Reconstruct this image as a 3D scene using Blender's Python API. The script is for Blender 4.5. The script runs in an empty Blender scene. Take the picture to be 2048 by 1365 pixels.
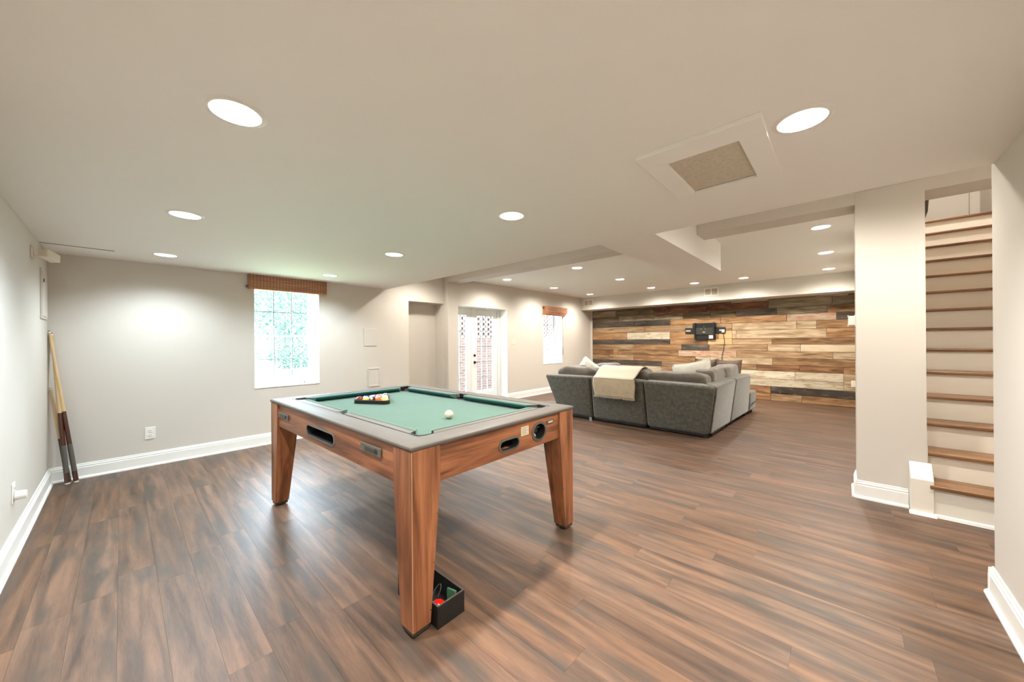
import bpy, bmesh, math, random
from mathutils import Vector, Matrix, noise
from mathutils.geometry import tessellate_polygon

scene = bpy.context.scene
COL = scene.collection
RND = random.Random(11)
PI = math.pi

# ------------------------------------------------------------------ camera
H_CAM = 1.33
YAW, PITCH, ROLL, FPX = .7433, .0007, -.0072, 718.08
_F = Vector((-math.sin(YAW) * math.cos(PITCH), math.cos(YAW) * math.cos(PITCH), math.sin(PITCH)))
_R = Vector((math.cos(YAW), math.sin(YAW), 0))
_U = _R.cross(_F)
_R2 = _R * math.cos(ROLL) + _U * math.sin(ROLL)
_U2 = _U * math.cos(ROLL) - _R * math.sin(ROLL)
cam = bpy.data.cameras.new('camera')
cam.sensor_width = 36.0
cam.lens = FPX / 2048 * 36.0
cam.clip_start = .02
cam_o = bpy.data.objects.new('camera', cam)
COL.objects.link(cam_o)
M = Matrix.Identity(4)
for i in range(3):
    M[i][0], M[i][1], M[i][2] = _R2[i], _U2[i], -_F[i]
M[0][3], M[1][3], M[2][3] = 0, 0, H_CAM
cam_o.matrix_world = M
scene.camera = cam_o

# ------------------------------------------------------------------ light, world, exposure
SKY = 26.0            # bright hazy daylight outside
LAMP_HI = 108.0      # lamps of the high ceiling
LAMP_W = 140.0         # each recessed lamp
LAMP_COL = (1.0, .94, .84)      # warm white over the sofa
LAMP_MID = (1.0, .975, .93)
LAMP_COOL = (.80, .93, 1.0)     # daylight white in the left rows of the low ceiling
EXPOSURE = 0.40
w = bpy.data.worlds.new('world')
scene.world = w
w.use_nodes = True
wb = w.node_tree.nodes['Background']
wb.inputs[0].default_value = (.68, .86, 1.0, 1)
wb.inputs[1].default_value = SKY
vs = scene.view_settings
vs.view_transform = 'Standard'
vs.look = 'None'
vs.gamma = 1.0
vs.exposure = EXPOSURE
vs.use_curve_mapping = False
scene.cycles.max_bounces = 9
scene.cycles.diffuse_bounces = 5
scene.cycles.glossy_bounces = 4
scene.cycles.transparent_max_bounces = 12
scene.cycles.caustics_reflective = False
scene.cycles.caustics_refractive = False
scene.cycles.sample_clamp_indirect = 6.0


def portal(name, x, y0, y1, z0, z1):
    """light portal just outside a glazed opening: guides the sampling of the sky, adds no light"""
    l = bpy.data.lights.new(name, 'AREA')
    l.shape = 'RECTANGLE'
    l.size, l.size_y = y1 - y0, z1 - z0
    l.cycles.is_portal = True
    o = bpy.data.objects.new(name, l)
    COL.objects.link(o)
    o.matrix_world = Matrix.Translation((x, (y0 + y1) / 2, (z0 + z1) / 2)) @ Matrix(((0, 0, -1, 0), (1, 0, 0, 0), (0, 1, 0, 0), (0, 0, 0, 1)))


portal('window_portal', -5.95, 1.15, 1.95, .74, 2.13)
portal('door_portal', -5.95, 4.2, 5.9, 0, 2.05)
portal('far_window_portal', -5.95, 7.2, 8.1, .73, 2.13)


# ------------------------------------------------------------------ materials
def srgb(r, g, b):
    f = lambda c: (c / 255) / 12.92 if c / 255 <= .04045 else ((c / 255 + .055) / 1.055) ** 2.4
    return (f(r), f(g), f(b), 1)


MATS = {}


def newmat(name):
    m = bpy.data.materials.new(name)
    m.use_nodes = True
    MATS[name] = m
    return m, m.node_tree.nodes, m.node_tree.links, m.node_tree.nodes['Principled BSDF']


def plain(name, col, rough=.5, metal=0.0, spec=.5, var=0.0, vscale=6, bump=0.0, bscale=60, sheen=0, coat=0, emit=0):
    m, N, L, P = newmat(name)
    c = srgb(*col)
    P.inputs['Base Color'].default_value = c
    P.inputs['Roughness'].default_value = rough
    P.inputs['Metallic'].default_value = metal
    P.inputs['Specular IOR Level'].default_value = spec
    P.inputs['Sheen Weight'].default_value = sheen
    P.inputs['Coat Weight'].default_value = coat
    if emit:
        P.inputs['Emission Color'].default_value = c
        P.inputs['Emission Strength'].default_value = emit
    if var or bump:
        T = N.new('ShaderNodeTexCoord')
    if var:
        n = N.new('ShaderNodeTexNoise'); n.inputs['Scale'].default_value = vscale; n.inputs['Detail'].default_value = 5
        L.new(T.outputs['Object'], n.inputs['Vector'])
        r = N.new('ShaderNodeValToRGB')
        r.color_ramp.elements[0].position, r.color_ramp.elements[1].position = .3, .7
        r.color_ramp.elements[0].color = tuple(x * (1 - var) for x in c[:3]) + (1,)
        r.color_ramp.elements[1].color = tuple(min(1, x * (1 + var)) for x in c[:3]) + (1,)
        L.new(n.outputs['Fac'], r.inputs[0]); L.new(r.outputs[0], P.inputs['Base Color'])
    if bump:
        n2 = N.new('ShaderNodeTexNoise'); n2.inputs['Scale'].default_value = bscale; n2.inputs['Detail'].default_value = 3
        L.new(T.outputs['Object'], n2.inputs['Vector'])
        b = N.new('ShaderNodeBump'); b.inputs['Strength'].default_value = bump; b.inputs['Distance'].default_value = .004
        L.new(n2.outputs['Fac'], b.inputs['Height']); L.new(b.outputs[0], P.inputs['Normal'])
    return m


def wood(name, ramp, axis='X', stretch=9, scale=2.2, rough=.45, spec=.5, rand=.25, fleck=None, bump=.15, grain=70, sat=0.0, ring=.5, coat=0, bsat=1.0):
    """boards: long grain along AXIS, every board shifted and tinted by its own random number"""
    m, N, L, P = newmat(name)
    P.inputs['Roughness'].default_value = rough
    P.inputs['Specular IOR Level'].default_value = spec
    P.inputs['Coat Weight'].default_value = coat
    P.inputs['Coat Roughness'].default_value = .25
    T = N.new('ShaderNodeTexCoord'); O = N.new('ShaderNodeObjectInfo'); G = N.new('ShaderNodeNewGeometry')
    add = N.new('ShaderNodeMath'); add.operation = 'ADD'
    L.new(O.outputs['Random'], add.inputs[0]); L.new(G.outputs['Random Per Island'], add.inputs[1])
    mul = N.new('ShaderNodeMath'); mul.operation = 'MULTIPLY'; mul.inputs[1].default_value = 37.0
    L.new(add.outputs[0], mul.inputs[0])
    off = N.new('ShaderNodeVectorMath'); off.operation = 'ADD'
    L.new(T.outputs['Object'], off.inputs[0]); L.new(mul.outputs[0], off.inputs[1])
    mp = N.new('ShaderNodeMapping')
    sc = [stretch] * 3
    sc['XYZ'.index(axis)] = 1.0
    mp.inputs['Scale'].default_value = sc
    L.new(off.outputs[0], mp.inputs['Vector'])
    n1 = N.new('ShaderNodeTexNoise'); n1.inputs['Scale'].default_value = scale; n1.inputs['Detail'].default_value = 6; n1.inputs['Distortion'].default_value = ring
    L.new(mp.outputs[0], n1.inputs['Vector'])
    n2 = N.new('ShaderNodeTexNoise'); n2.inputs['Scale'].default_value = grain / stretch; n2.inputs['Detail'].default_value = 4
    mp2 = N.new('ShaderNodeMapping'); sc2 = [stretch * 2] * 3; sc2['XYZ'.index(axis)] = .8
    mp2.inputs['Scale'].default_value = sc2
    L.new(off.outputs[0], mp2.inputs['Vector']); L.new(mp2.outputs[0], n2.inputs['Vector'])
    mix = N.new('ShaderNodeMath'); mix.operation = 'MULTIPLY_ADD'; mix.inputs[1].default_value = .35
    sub = N.new('ShaderNodeMath'); sub.operation = 'SUBTRACT'; sub.inputs[1].default_value = .5
    L.new(n2.outputs['Fac'], sub.inputs[0]); L.new(sub.outputs[0], mix.inputs[0]); L.new(n1.outputs['Fac'], mix.inputs[2])
    r = N.new('ShaderNodeValToRGB')
    els = r.color_ramp.elements
    while len(els) < len(ramp):
        els.new(.5)
    for e, (p, c) in zip(els, ramp):
        e.position = p; e.color = srgb(*c)
    L.new(mix.outputs[0], r.inputs[0])
    # per board tint
    fr = N.new('ShaderNodeMath'); fr.operation = 'FRACT'; f2 = N.new('ShaderNodeMath'); f2.operation = 'MULTIPLY'; f2.inputs[1].default_value = 7.31
    L.new(add.outputs[0], f2.inputs[0]); L.new(f2.outputs[0], fr.inputs[0])
    hsv = N.new('ShaderNodeHueSaturation')
    mr = N.new('ShaderNodeMapRange'); mr.inputs['To Min'].default_value = 1 - rand; mr.inputs['To Max'].default_value = 1 + rand
    L.new(fr.outputs[0], mr.inputs['Value']); L.new(mr.outputs[0], hsv.inputs['Value'])
    hsv.inputs['Saturation'].default_value = bsat
    if sat:
        fs = N.new('ShaderNodeMath'); fs.operation = 'FRACT'; f3 = N.new('ShaderNodeMath'); f3.operation = 'MULTIPLY'; f3.inputs[1].default_value = 13.7
        L.new(add.outputs[0], f3.inputs[0]); L.new(f3.outputs[0], fs.inputs[0])
        ms = N.new('ShaderNodeMapRange'); ms.inputs['To Min'].default_value = 1 - sat; ms.inputs['To Max'].default_value = 1 + sat * .6
        L.new(fs.outputs[0], ms.inputs['Value']); L.new(ms.outputs[0], hsv.inputs['Saturation'])
    L.new(r.outputs[0], hsv.inputs['Color'])
    out = hsv.outputs[0]
    if fleck:
        col, amt, fsc = fleck
        n3 = N.new('ShaderNodeTexNoise'); n3.inputs['Scale'].default_value = fsc; n3.inputs['Detail'].default_value = 6
        mp3 = N.new('ShaderNodeMapping'); sc3 = [4] * 3; sc3['XYZ'.index(axis)] = 1
        mp3.inputs['Scale'].default_value = sc3
        L.new(off.outputs[0], mp3.inputs['Vector']); L.new(mp3.outputs[0], n3.inputs['Vector'])
        rr = N.new('ShaderNodeValToRGB'); rr.color_ramp.elements[0].position = 1 - amt - .08; rr.color_ramp.elements[1].position = 1 - amt + .14
        L.new(n3.outputs['Fac'], rr.inputs[0])
        mx = N.new('ShaderNodeMix'); mx.data_type = 'RGBA'
        L.new(rr.outputs[0], mx.inputs[0]); L.new(out, mx.inputs[6]); mx.inputs[7].default_value = srgb(*col)
        out = mx.outputs[2]
    L.new(out, P.inputs['Base Color'])
    if bump:
        b = N.new('ShaderNodeBump'); b.inputs['Strength'].default_value = bump; b.inputs['Distance'].default_value = .003
        L.new(mix.outputs[0], b.inputs['Height']); L.new(b.outputs[0], P.inputs['Normal'])
    return m


def glass_mat(name):
    m, N, L, P = newmat(name)
    N.remove(P)
    t = N.new('ShaderNodeBsdfTransparent'); g = N.new('ShaderNodeBsdfGlossy'); g.inputs['Roughness'].default_value = .02
    lw = N.new('ShaderNodeLayerWeight'); lw.inputs['Blend'].default_value = .5
    fr = N.new('ShaderNodeMath'); fr.operation = 'POWER'; fr.inputs[1].default_value = 4.0
    L.new(lw.outputs['Facing'], fr.inputs[0])
    fm = N.new('ShaderNodeMath'); fm.operation = 'MULTIPLY_ADD'; fm.inputs[1].default_value = .5; fm.inputs[2].default_value = .02
    L.new(fr.outputs[0], fm.inputs[0]); fr = fm
    mx = N.new('ShaderNodeMixShader')
    L.new(fr.outputs[0], mx.inputs[0]); L.new(t.outputs[0], mx.inputs[1]); L.new(g.outputs[0], mx.inputs[2])
    L.new(mx.outputs[0], N['Material Output'].inputs[0])
    return m


def emitter(name, col, s):
    m, N, L, P = newmat(name)
    P.inputs['Base Color'].default_value = (1, 1, 1, 1)
    P.inputs['Emission Color'].default_value = tuple(col) + (1,)
    P.inputs['Emission Strength'].default_value = s
    return m


plain('wall_paint', (209, 203, 194), .65, bump=.04, bscale=180)
plain('ceiling_paint', (244, 242, 238), .75, bump=.04, bscale=150)
plain('trim_paint', (240, 239, 234), .35)
plain('riser_paint', (236, 230, 218), .45, var=.02)
plain('vinyl', (243, 245, 245), .35)
plain('muntin_backlit', (150, 162, 166), .45)  # white bars coloured grey, their backlit shade put into the colour
plain('plastic_white', (238, 236, 230), .35)
plain('plastic_cream', (228, 218, 200), .4)
plain('dark_gap', (40, 34, 30), .8)
plain('subfloor', (38, 30, 26), .9)
plain('black_plastic', (24, 24, 25), .35)
plain('black_matte', (18, 18, 18), .6)
plain('grey_plastic', (92, 88, 80), .4, metal=.3)
plain('chrome', (190, 188, 182), .25, metal=1)
plain('bronze', (58, 34, 24), .35, metal=.7)
plain('foot_metal', (74, 70, 60), .35, metal=.6)
plain('felt', (64, 94, 80), .95, spec=.1, var=.05, vscale=9, bump=.15, bscale=900, sheen=.25)
plain('felt_nose_shade', (12, 72, 66), .9, spec=.15, var=.06, sheen=.1)  # darker copy of the cloth, shade of the undercut noses put into the colour
plain('rail_laminate', (88, 82, 75), .58, var=.05, vscale=14)
plain('rail_insert', (90, 85, 78), .5, var=.04)
plain('ball_white', (206, 192, 168), .12, coat=.5)
plain('paper', (196, 186, 160), .7)
plain('print_ink', (120, 112, 96), .8)
plain('box_black', (20, 18, 17), .5, var=.3, vscale=30)
plain('box_edge', (90, 82, 72), .6)
plain('red_gloss', (214, 28, 16), .15, coat=.6)
plain('green_gloss', (70, 124, 92), .3)
plain('velvet', (83, 80, 71), .85, spec=.2, var=.30, vscale=26, bump=.25, bscale=240, sheen=.35)
plain('velvet_cushion', (91, 83, 73), .85, spec=.2, var=.12, vscale=16, bump=.25, bscale=240, sheen=.35)
plain('velvet_seam', (34, 31, 28), .9)
plain('sofa_leg', (28, 22, 18), .5)
plain('pillow_white', (200, 196, 184), .9, var=.03, vscale=30, bump=.2, bscale=400)
plain('pillow_brown', (98, 82, 70), .9, var=.08, vscale=40, bump=.2, bscale=400)
plain('blanket_cream', (190, 181, 163), .95, var=.04, vscale=60, bump=.35, bscale=350)
plain('maple', (206, 176, 132), .35, var=.06, vscale=8)
plain('worn_wood', (176, 136, 98), .6)
plain('maple_dark', (150, 116, 76), .4, var=.08, vscale=8)
plain('cue_maroon', (70, 34, 22), .25, coat=.4)
plain('cue_wrap', (82, 78, 72), .7)
plain('cue_black', (26, 24, 22), .3)
plain('thread', (104, 64, 46), .8)
plain('grille_white', (236, 230, 220), .4)
plain('grille_dark', (186, 174, 158), .7)
plain('hatch_panel', (196, 186, 168), .8, var=.10, vscale=60)
plain('grass', (138, 150, 110), .95, spec=.05, var=.25, vscale=2.0)
plain('patio', (150, 147, 142), .9, var=.08, vscale=3)
plain('leaf_light', (120, 138, 114), .9, spec=.05)
plain('leaf_mid', (84, 106, 94), .9, spec=.05)
plain('bark', (84, 70, 58), .9)
plain('house_wall', (196, 198, 196), .8)
plain('house_roof', (110, 112, 116), .9)
plain('house_window', (70, 90, 100), .3)
plain('vase_dark', (52, 34, 24), .4)
plain('felt_shade', (36, 100, 80), .95)
glass_mat('glass')
emitter('lamp_lens', (1.0, .97, .92), 4.0)

# floor: vinyl planks, brown with greyed streaks
wood('floor_wood', [(.30, (60, 45, 35)), (.43, (85, 63, 48)), (.54, (101, 75, 57)), (.68, (118, 88, 67))], 'X', 12, 1.3, rough=.46, spec=.5, rand=.07, fleck=((68, 60, 53), .42, 2.4), bump=.04, grain=260, sat=.10, ring=.6)
wood('oak_tread', [(.3, (92, 62, 38)), (.5, (128, 90, 57)), (.7, (152, 112, 75))], 'X', 10, 2.5, rough=.35, rand=.06)
TABLE_RAMP = [(.28, (76, 43, 25)), (.45, (116, 70, 43)), (.58, (140, 88, 56)), (.75, (160, 106, 70))]
wood('table_wood_x', TABLE_RAMP, 'X', 9, 1.6, rough=.38, rand=.04, bump=.03, ring=.8)
wood('table_wood_y', TABLE_RAMP, 'Y', 9, 1.6, rough=.38, rand=.04, bump=.03, ring=.8)
wood('table_wood_z', TABLE_RAMP, 'Z', 9, 1.6, rough=.38, rand=.05, bump=.03, ring=.8)
wood('bamboo_x', [(.3, (142, 92, 62)), (.5, (172, 118, 84)), (.7, (192, 142, 106))], 'Y', 12, 4, rough=.55, rand=.1)
BARN = dict(
    tan=[(.28, (99, 74, 50)), (.45, (143, 112, 80)), (.6, (167, 137, 102)), (.78, (188, 160, 126))],
    orange=[(.28, (97, 65, 39)), (.45, (143, 105, 69)), (.6, (167, 127, 86)), (.78, (188, 151, 109))],
    gold=[(.28, (82, 58, 35)), (.45, (126, 93, 60)), (.6, (149, 113, 76)), (.78, (169, 136, 97))],
    brown=[(.28, (70, 46, 28)), (.45, (116, 80, 50)), (.6, (142, 102, 66)), (.78, (160, 120, 82))],
    redbrown=[(.28, (52, 32, 22)), (.45, (92, 56, 38)), (.6, (120, 74, 50)), (.78, (150, 106, 78))],
    charcoal=[(.28, (40, 34, 30)), (.45, (66, 58, 50)), (.6, (86, 76, 66)), (.78, (120, 106, 92))],
    grey=[(.28, (84, 70, 54)), (.45, (122, 106, 84)), (.6, (146, 130, 106)), (.78, (164, 150, 126))],
    greige=[(.28, (128, 104, 78)), (.45, (168, 142, 110)), (.6, (190, 166, 134)), (.78, (206, 186, 156))],
    olive=[(.28, (60, 48, 32)), (.45, (88, 74, 52)), (.6, (108, 92, 66)), (.78, (130, 112, 84))],
    white=[(.25, (146, 126, 100)), (.42, (186, 171, 146)), (.6, (204, 192, 168)), (.78, (214, 204, 184))],
    cream=[(.25, (154, 130, 98)), (.45, (184, 164, 134)), (.6, (194, 176, 148)), (.78, (202, 188, 162))],
    newwood=[(.25, (176, 136, 90)), (.45, (196, 158, 110)), (.6, (206, 170, 122)), (.78, (212, 180, 132))],
    redfleck=[(.25, (146, 102, 78)), (.42, (172, 148, 122)), (.6, (188, 170, 146)), (.78, (198, 184, 162))])
for k, rp in BARN.items():
    fl = {'white': ((150, 122, 90), .40, 9), 'redfleck': ((170, 96, 66), .42, 8), 'charcoal': ((176, 158, 132), .30, 10), 'redbrown': ((150, 112, 84), .36, 12), 'tan': ((112, 86, 60), .36, 4), 'orange': ((116, 82, 52), .37, 4), 'gold': ((92, 68, 46), .38, 4), 'greige': ((138, 112, 82), .38, 4), 'grey': ((92, 80, 62), .38, 4)}.get(k)
    wood('barn_' + k, rp, 'X', 8, 2.0, rough=.7, spec=.25, rand=.10, fleck=fl, bump=.5, grain=60, ring=.9, bsat=.96)


def weave_mat(name, base, line, sy, sz, ax='Y'):
    """woven cloth / bamboo: two families of thin lines"""
    m, N, L, P = newmat(name)
    P.inputs['Roughness'].default_value = .9
    T = N.new('ShaderNodeTexCoord'); S = N.new('ShaderNodeSeparateXYZ'); L.new(T.outputs['Object'], S.inputs[0])
    outs = []
    for comp, s in ((ax, sy), ('Z', sz)):
        a = N.new('ShaderNodeMath'); a.operation = 'MULTIPLY'; a.inputs[1].default_value = s
        L.new(S.outputs[comp], a.inputs[0])
        f = N.new('ShaderNodeMath'); f.operation = 'FRACT'; L.new(a.outputs[0], f.inputs[0])
        g = N.new('ShaderNodeMath'); g.operation = 'LESS_THAN'; g.inputs[1].default_value = .28
        L.new(f.outputs[0], g.inputs[0]); outs.append(g.outputs[0])
    mxm = N.new('ShaderNodeMath'); mxm.operation = 'MAXIMUM'; L.new(outs[0], mxm.inputs[0]); L.new(outs[1], mxm.inputs[1])
    n = N.new('ShaderNodeTexNoise'); n.inputs['Scale'].default_value = 14; L.new(T.outputs['Object'], n.inputs['Vector'])
    c0 = N.new('ShaderNodeValToRGB'); c0.color_ramp.elements[0].position = .35; c0.color_ramp.elements[1].position = .65
    c0.color_ramp.elements[0].color = srgb(*base); c0.color_ramp.elements[1].color = srgb(*[min(255, x + 18) for x in base])
    L.new(n.outputs['Fac'], c0.inputs[0])
    mx = N.new('ShaderNodeMix'); mx.data_type = 'RGBA'
    L.new(mxm.outputs[0], mx.inputs[0]); L.new(c0.outputs[0], mx.inputs[6]); mx.inputs[7].default_value = srgb(*line)
    L.new(mx.outputs[2], P.inputs['Base Color'])
    b = N.new('ShaderNodeBump'); b.inputs['Strength'].default_value = .4; b.inputs['Distance'].default_value = .003
    L.new(mxm.outputs[0], b.inputs['Height']); L.new(b.outputs[0], P.inputs['Normal'])
    return m


weave_mat('blanket_knit', (158, 134, 98), (196, 186, 166), 52, 52, 'X')


def brick_mat(name):
    m, N, L, P = newmat(name)
    P.inputs['Roughness'].default_value = .9
    T = N.new('ShaderNodeTexCoord'); mp = N.new('ShaderNodeMapping')
    mp.inputs['Rotation'].default_value = (PI / 2, 0, PI / 2)
    S = N.new('ShaderNodeSeparateXYZ'); C = N.new('ShaderNodeCombineXYZ')
    L.new(T.outputs['Object'], S.inputs[0]); L.new(S.outputs['Y'], C.inputs['X']); L.new(S.outputs['Z'], C.inputs['Y'])
    b = N.new('ShaderNodeTexBrick'); b.inputs['Scale'].default_value = 1.0
    b.inputs['Brick Width'].default_value = .21; b.inputs['Row Height'].default_value = .072; b.inputs['Mortar Size'].default_value = .008
    b.inputs['Color1'].default_value = srgb(132, 94, 84); b.inputs['Color2'].default_value = srgb(150, 116, 104); b.inputs['Mortar'].default_value = srgb(166, 160, 154)
    L.new(C.outputs[0], b.inputs['Vector']); L.new(b.outputs['Color'], P.inputs['Base Color'])
    return m


brick_mat('brickwork')
plain('brick_dark', (78, 36, 32), .9)
plain('brick_red', (182, 158, 150), .9, var=.15, vscale=5)


def ball_mat(name, col, stripe):
    """pool ball: coloured (or white with a coloured band) with a white number spot on two sides"""
    m, N, L, P = newmat(name)
    P.inputs['Roughness'].default_value = .12
    P.inputs['Coat Weight'].default_value = .5
    T = N.new('ShaderNodeTexCoord'); S = N.new('ShaderNodeSeparateXYZ'); L.new(T.outputs['Object'], S.inputs[0])
    white = srgb(206, 192, 168)
    ab = N.new('ShaderNodeMath'); ab.operation = 'ABSOLUTE'; L.new(S.outputs['Z'], ab.inputs[0])
    gt = N.new('ShaderNodeMath'); gt.operation = 'GREATER_THAN'; gt.inputs[1].default_value = .0155 if stripe else 1
    L.new(ab.outputs[0], gt.inputs[0])
    ay = N.new('ShaderNodeMath'); ay.operation = 'ABSOLUTE'; L.new(S.outputs['Y'], ay.inputs[0])
    g2 = N.new('ShaderNodeMath'); g2.operation = 'GREATER_THAN'; g2.inputs[1].default_value = .0262; L.new(ay.outputs[0], g2.inputs[0])
    mxm = N.new('ShaderNodeMath'); mxm.operation = 'MAXIMUM'; L.new(gt.outputs[0], mxm.inputs[0]); L.new(g2.outputs[0], mxm.inputs[1])
    mx = N.new('ShaderNodeMix'); mx.data_type = 'RGBA'
    L.new(mxm.outputs[0], mx.inputs[0]); mx.inputs[6].default_value = srgb(*col); mx.inputs[7].default_value = white
    L.new(mx.outputs[2], P.inputs['Base Color'])
    return m


# ------------------------------------------------------------------ mesh builder
class MB:
    def __init__(s):
        s.v, s.f = [], []

    def add(s, verts, faces):
        o = len(s.v)
        s.v += [tuple(p) for p in verts]
        s.f += [tuple(i + o for i in fc) for fc in faces]
        return s

    def box(s, x0, x1, y0, y1, z0, z1):
        return s.hexa([(x0, y0, z0), (x1, y0, z0), (x1, y1, z0), (x0, y1, z0), (x0, y0, z1), (x1, y0, z1), (x1, y1, z1), (x0, y1, z1)])

    def hexa(s, p):
        return s.add(p, [(3, 2, 1, 0), (4, 5, 6, 7), (0, 1, 5, 4), (1, 2, 6, 5), (2, 3, 7, 6), (3, 0, 4, 7)])

    def prism(s, poly, axis, a, b):
        n = len(poly)
        put = {'x': lambda t, u, v: (t, u, v), 'y': lambda t, u, v: (u, t, v), 'z': lambda t, u, v: (u, v, t)}[axis]
        vs_ = [put(a, *q) for q in poly] + [put(b, *q) for q in poly]
        fs = [tuple(range(n)), tuple(range(2 * n - 1, n - 1, -1))] + [(i, (i + 1) % n, n + (i + 1) % n, n + i) for i in range(n)]
        return s.add(vs_, fs)

    def tube(s, pts, r, n=10, caps=True):
        pts = [Vector(p) for p in pts]
        rs = r if isinstance(r, (list, tuple)) else [r] * len(pts)
        o = len(s.v)
        d0 = (pts[1] - pts[0]).normalized()
        up = Vector((0, 0, 1)) if abs(d0.z) < .9 else Vector((1, 0, 0))
        for i, p in enumerate(pts):
            d = (pts[min(i + 1, len(pts) - 1)] - pts[max(i - 1, 0)]).normalized()
            a = d.cross(up).normalized(); b = a.cross(d).normalized()
            for k in range(n):
                t = 2 * PI * k / n
                s.v.append(tuple(p + (a * math.cos(t) + b * math.sin(t)) * rs[i]))
        for i in range(len(pts) - 1):
            for k in range(n):
                s.f.append((o + i * n + k, o + i * n + (k + 1) % n, o + (i + 1) * n + (k + 1) % n, o + (i + 1) * n + k))
        if caps:
            s.f.append(tuple(o + k for k in range(n - 1, -1, -1)))
            e = o + (len(pts) - 1) * n
            s.f.append(tuple(e + k for k in range(n)))
        return s

    def lathe(s, prof, n=24, c=(0, 0, 0), closed=False):
        o = len(s.v)
        for r, z in prof:
            for k in range(n):
                t = 2 * PI * k / n
                s.v.append((c[0] + r * math.cos(t), c[1] + r * math.sin(t), c[2] + z))
        m = len(prof)
        for i in range(m - 1 + (1 if closed else 0)):
            j = (i + 1) % m
            for k in range(n):
                s.f.append((o + i * n + k, o + i * n + (k + 1) % n, o + j * n + (k + 1) % n, o + j * n + k))
        if not closed:
            if prof[0][0] > 1e-6:
                s.f.append(tuple(o + k for k in range(n - 1, -1, -1)))
            if prof[-1][0] > 1e-6:
                s.f.append(tuple(o + (m - 1) * n + k for k in range(n)))
        return s

    def slab(s, outer, holes, z0, z1):
        """flat plate with holes in the XY plane"""
        loops = [outer] + holes
        tri = tessellate_polygon([[Vector((p[0], p[1], 0)) for p in lp] for lp in loops])
        flat = [p for lp in loops for p in lp]
        o = len(s.v); n = len(flat)
        s.v += [(p[0], p[1], z0) for p in flat] + [(p[0], p[1], z1) for p in flat]
        for t in tri:
            s.f.append(tuple(o + i for i in t)); s.f.append(tuple(o + n + i for i in reversed(t)))
        b = 0
        for lp in loops:
            m = len(lp)
            for i in range(m):
                j = (i + 1) % m
                s.f.append((o + b + i, o + b + j, o + n + b + j, o + n + b + i))
            b += m
        return s

    def data(s, name, smooth=False, bevel=0, seg=2, merge=False):
        me = bpy.data.meshes.new(name)
        me.from_pydata(s.v, [], s.f)
        bm = bmesh.new(); bm.from_mesh(me)
        if merge:
            bmesh.ops.remove_doubles(bm, verts=bm.verts, dist=1e-5)
        bmesh.ops.recalc_face_normals(bm, faces=bm.faces)
        if bevel:
            es = [e for e in bm.edges if len(e.link_faces) == 2 and e.calc_face_angle(0) > .5]
            bmesh.ops.bevel(bm, geom=es, offset=bevel, segments=seg, profile=.5, affect='EDGES', clamp_overlap=True)
        if smooth:
            for fc in bm.faces:
                fc.smooth = True
            for e in bm.edges:
                if len(e.link_faces) == 2 and e.calc_face_angle(0) > (.75 if not bevel else 1.2):
                    e.smooth = False
        bm.to_mesh(me); bm.free()
        return me

    def build(s, name, mat, parent=None, smooth=False, bevel=0, seg=2, loc=None, rot=None, merge=False):
        return link(name, s.data(name, smooth, bevel, seg, merge), mat, parent, loc, rot)


def link(name, me, mat=None, parent=None, loc=None, rot=None):
    if mat and not me.materials:
        me.materials.append(MATS[mat])
    o = bpy.data.objects.new(name, me)
    COL.objects.link(o)
    if parent:
        o.parent = parent
    if loc:
        o.location = loc
    if rot:
        o.rotation_euler = rot
    return o


def empty(name, loc=(0, 0, 0), rz=0, rot=None):
    o = bpy.data.objects.new(name, None)
    o.empty_display_size = .05
    COL.objects.link(o)
    o.location = loc
    o.rotation_euler = rot or (0, 0, rz)
    return o


def tag(o, label, cat=None, group=None, kind=None):
    o['label'] = label
    if cat:
        o['category'] = cat
    if group:
        o['group'] = group
    if kind:
        o['kind'] = kind
    return o


def struct(o, label, cat):
    return tag(o, label, cat, kind='structure')


def copy_tree(o, parent=None):
    c = o.copy()
    COL.objects.link(c)
    c.parent = parent
    for ch in list(o.children):
        copy_tree(ch, c)
    return c


# ------------------------------------------------------------------ room numbers (metres)
XA = -5.568                  # wall with the windows and doors
YL = -.475                   # wall behind the cues
YB = 9.574                   # plank wall
XR = .571                    # near wall on the right
YE = 2.993                   # edge of the low ceiling
ZL, ZH = 2.212, 2.566        # low / high ceiling
YP = 4.18                    # front of pillar and stair opening

# ------------------------------------------------------------------ floor
sub = MB().box(XA - .3, 1.6, YL - .15, YB + .13, -.12, -.009).build('floor', 'subfloor')
struct(sub, 'brown wood-look plank floor running through the whole basement room', 'floor')
PW, PLN, TH = .152, 1.22, .009
RP = random.Random(5)


def plank_geo(mb, x0, x1, y0, y1, cx=0, cy=0):
    g, c = .0001, .0003
    mb.hexa([(x0 + g - cx, y0 + g - cy, -TH), (x1 - g - cx, y0 + g - cy, -TH), (x1 - g - cx, y1 - g - cy, -TH), (x0 + g - cx, y1 - g - cy, -TH),
             (x0 + c - cx, y0 + c - cy, 0), (x1 - c - cx, y0 + c - cy, 0), (x1 - c - cx, y1 - c - cy, 0), (x0 + c - cx, y1 - c - cy, 0)])


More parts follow.
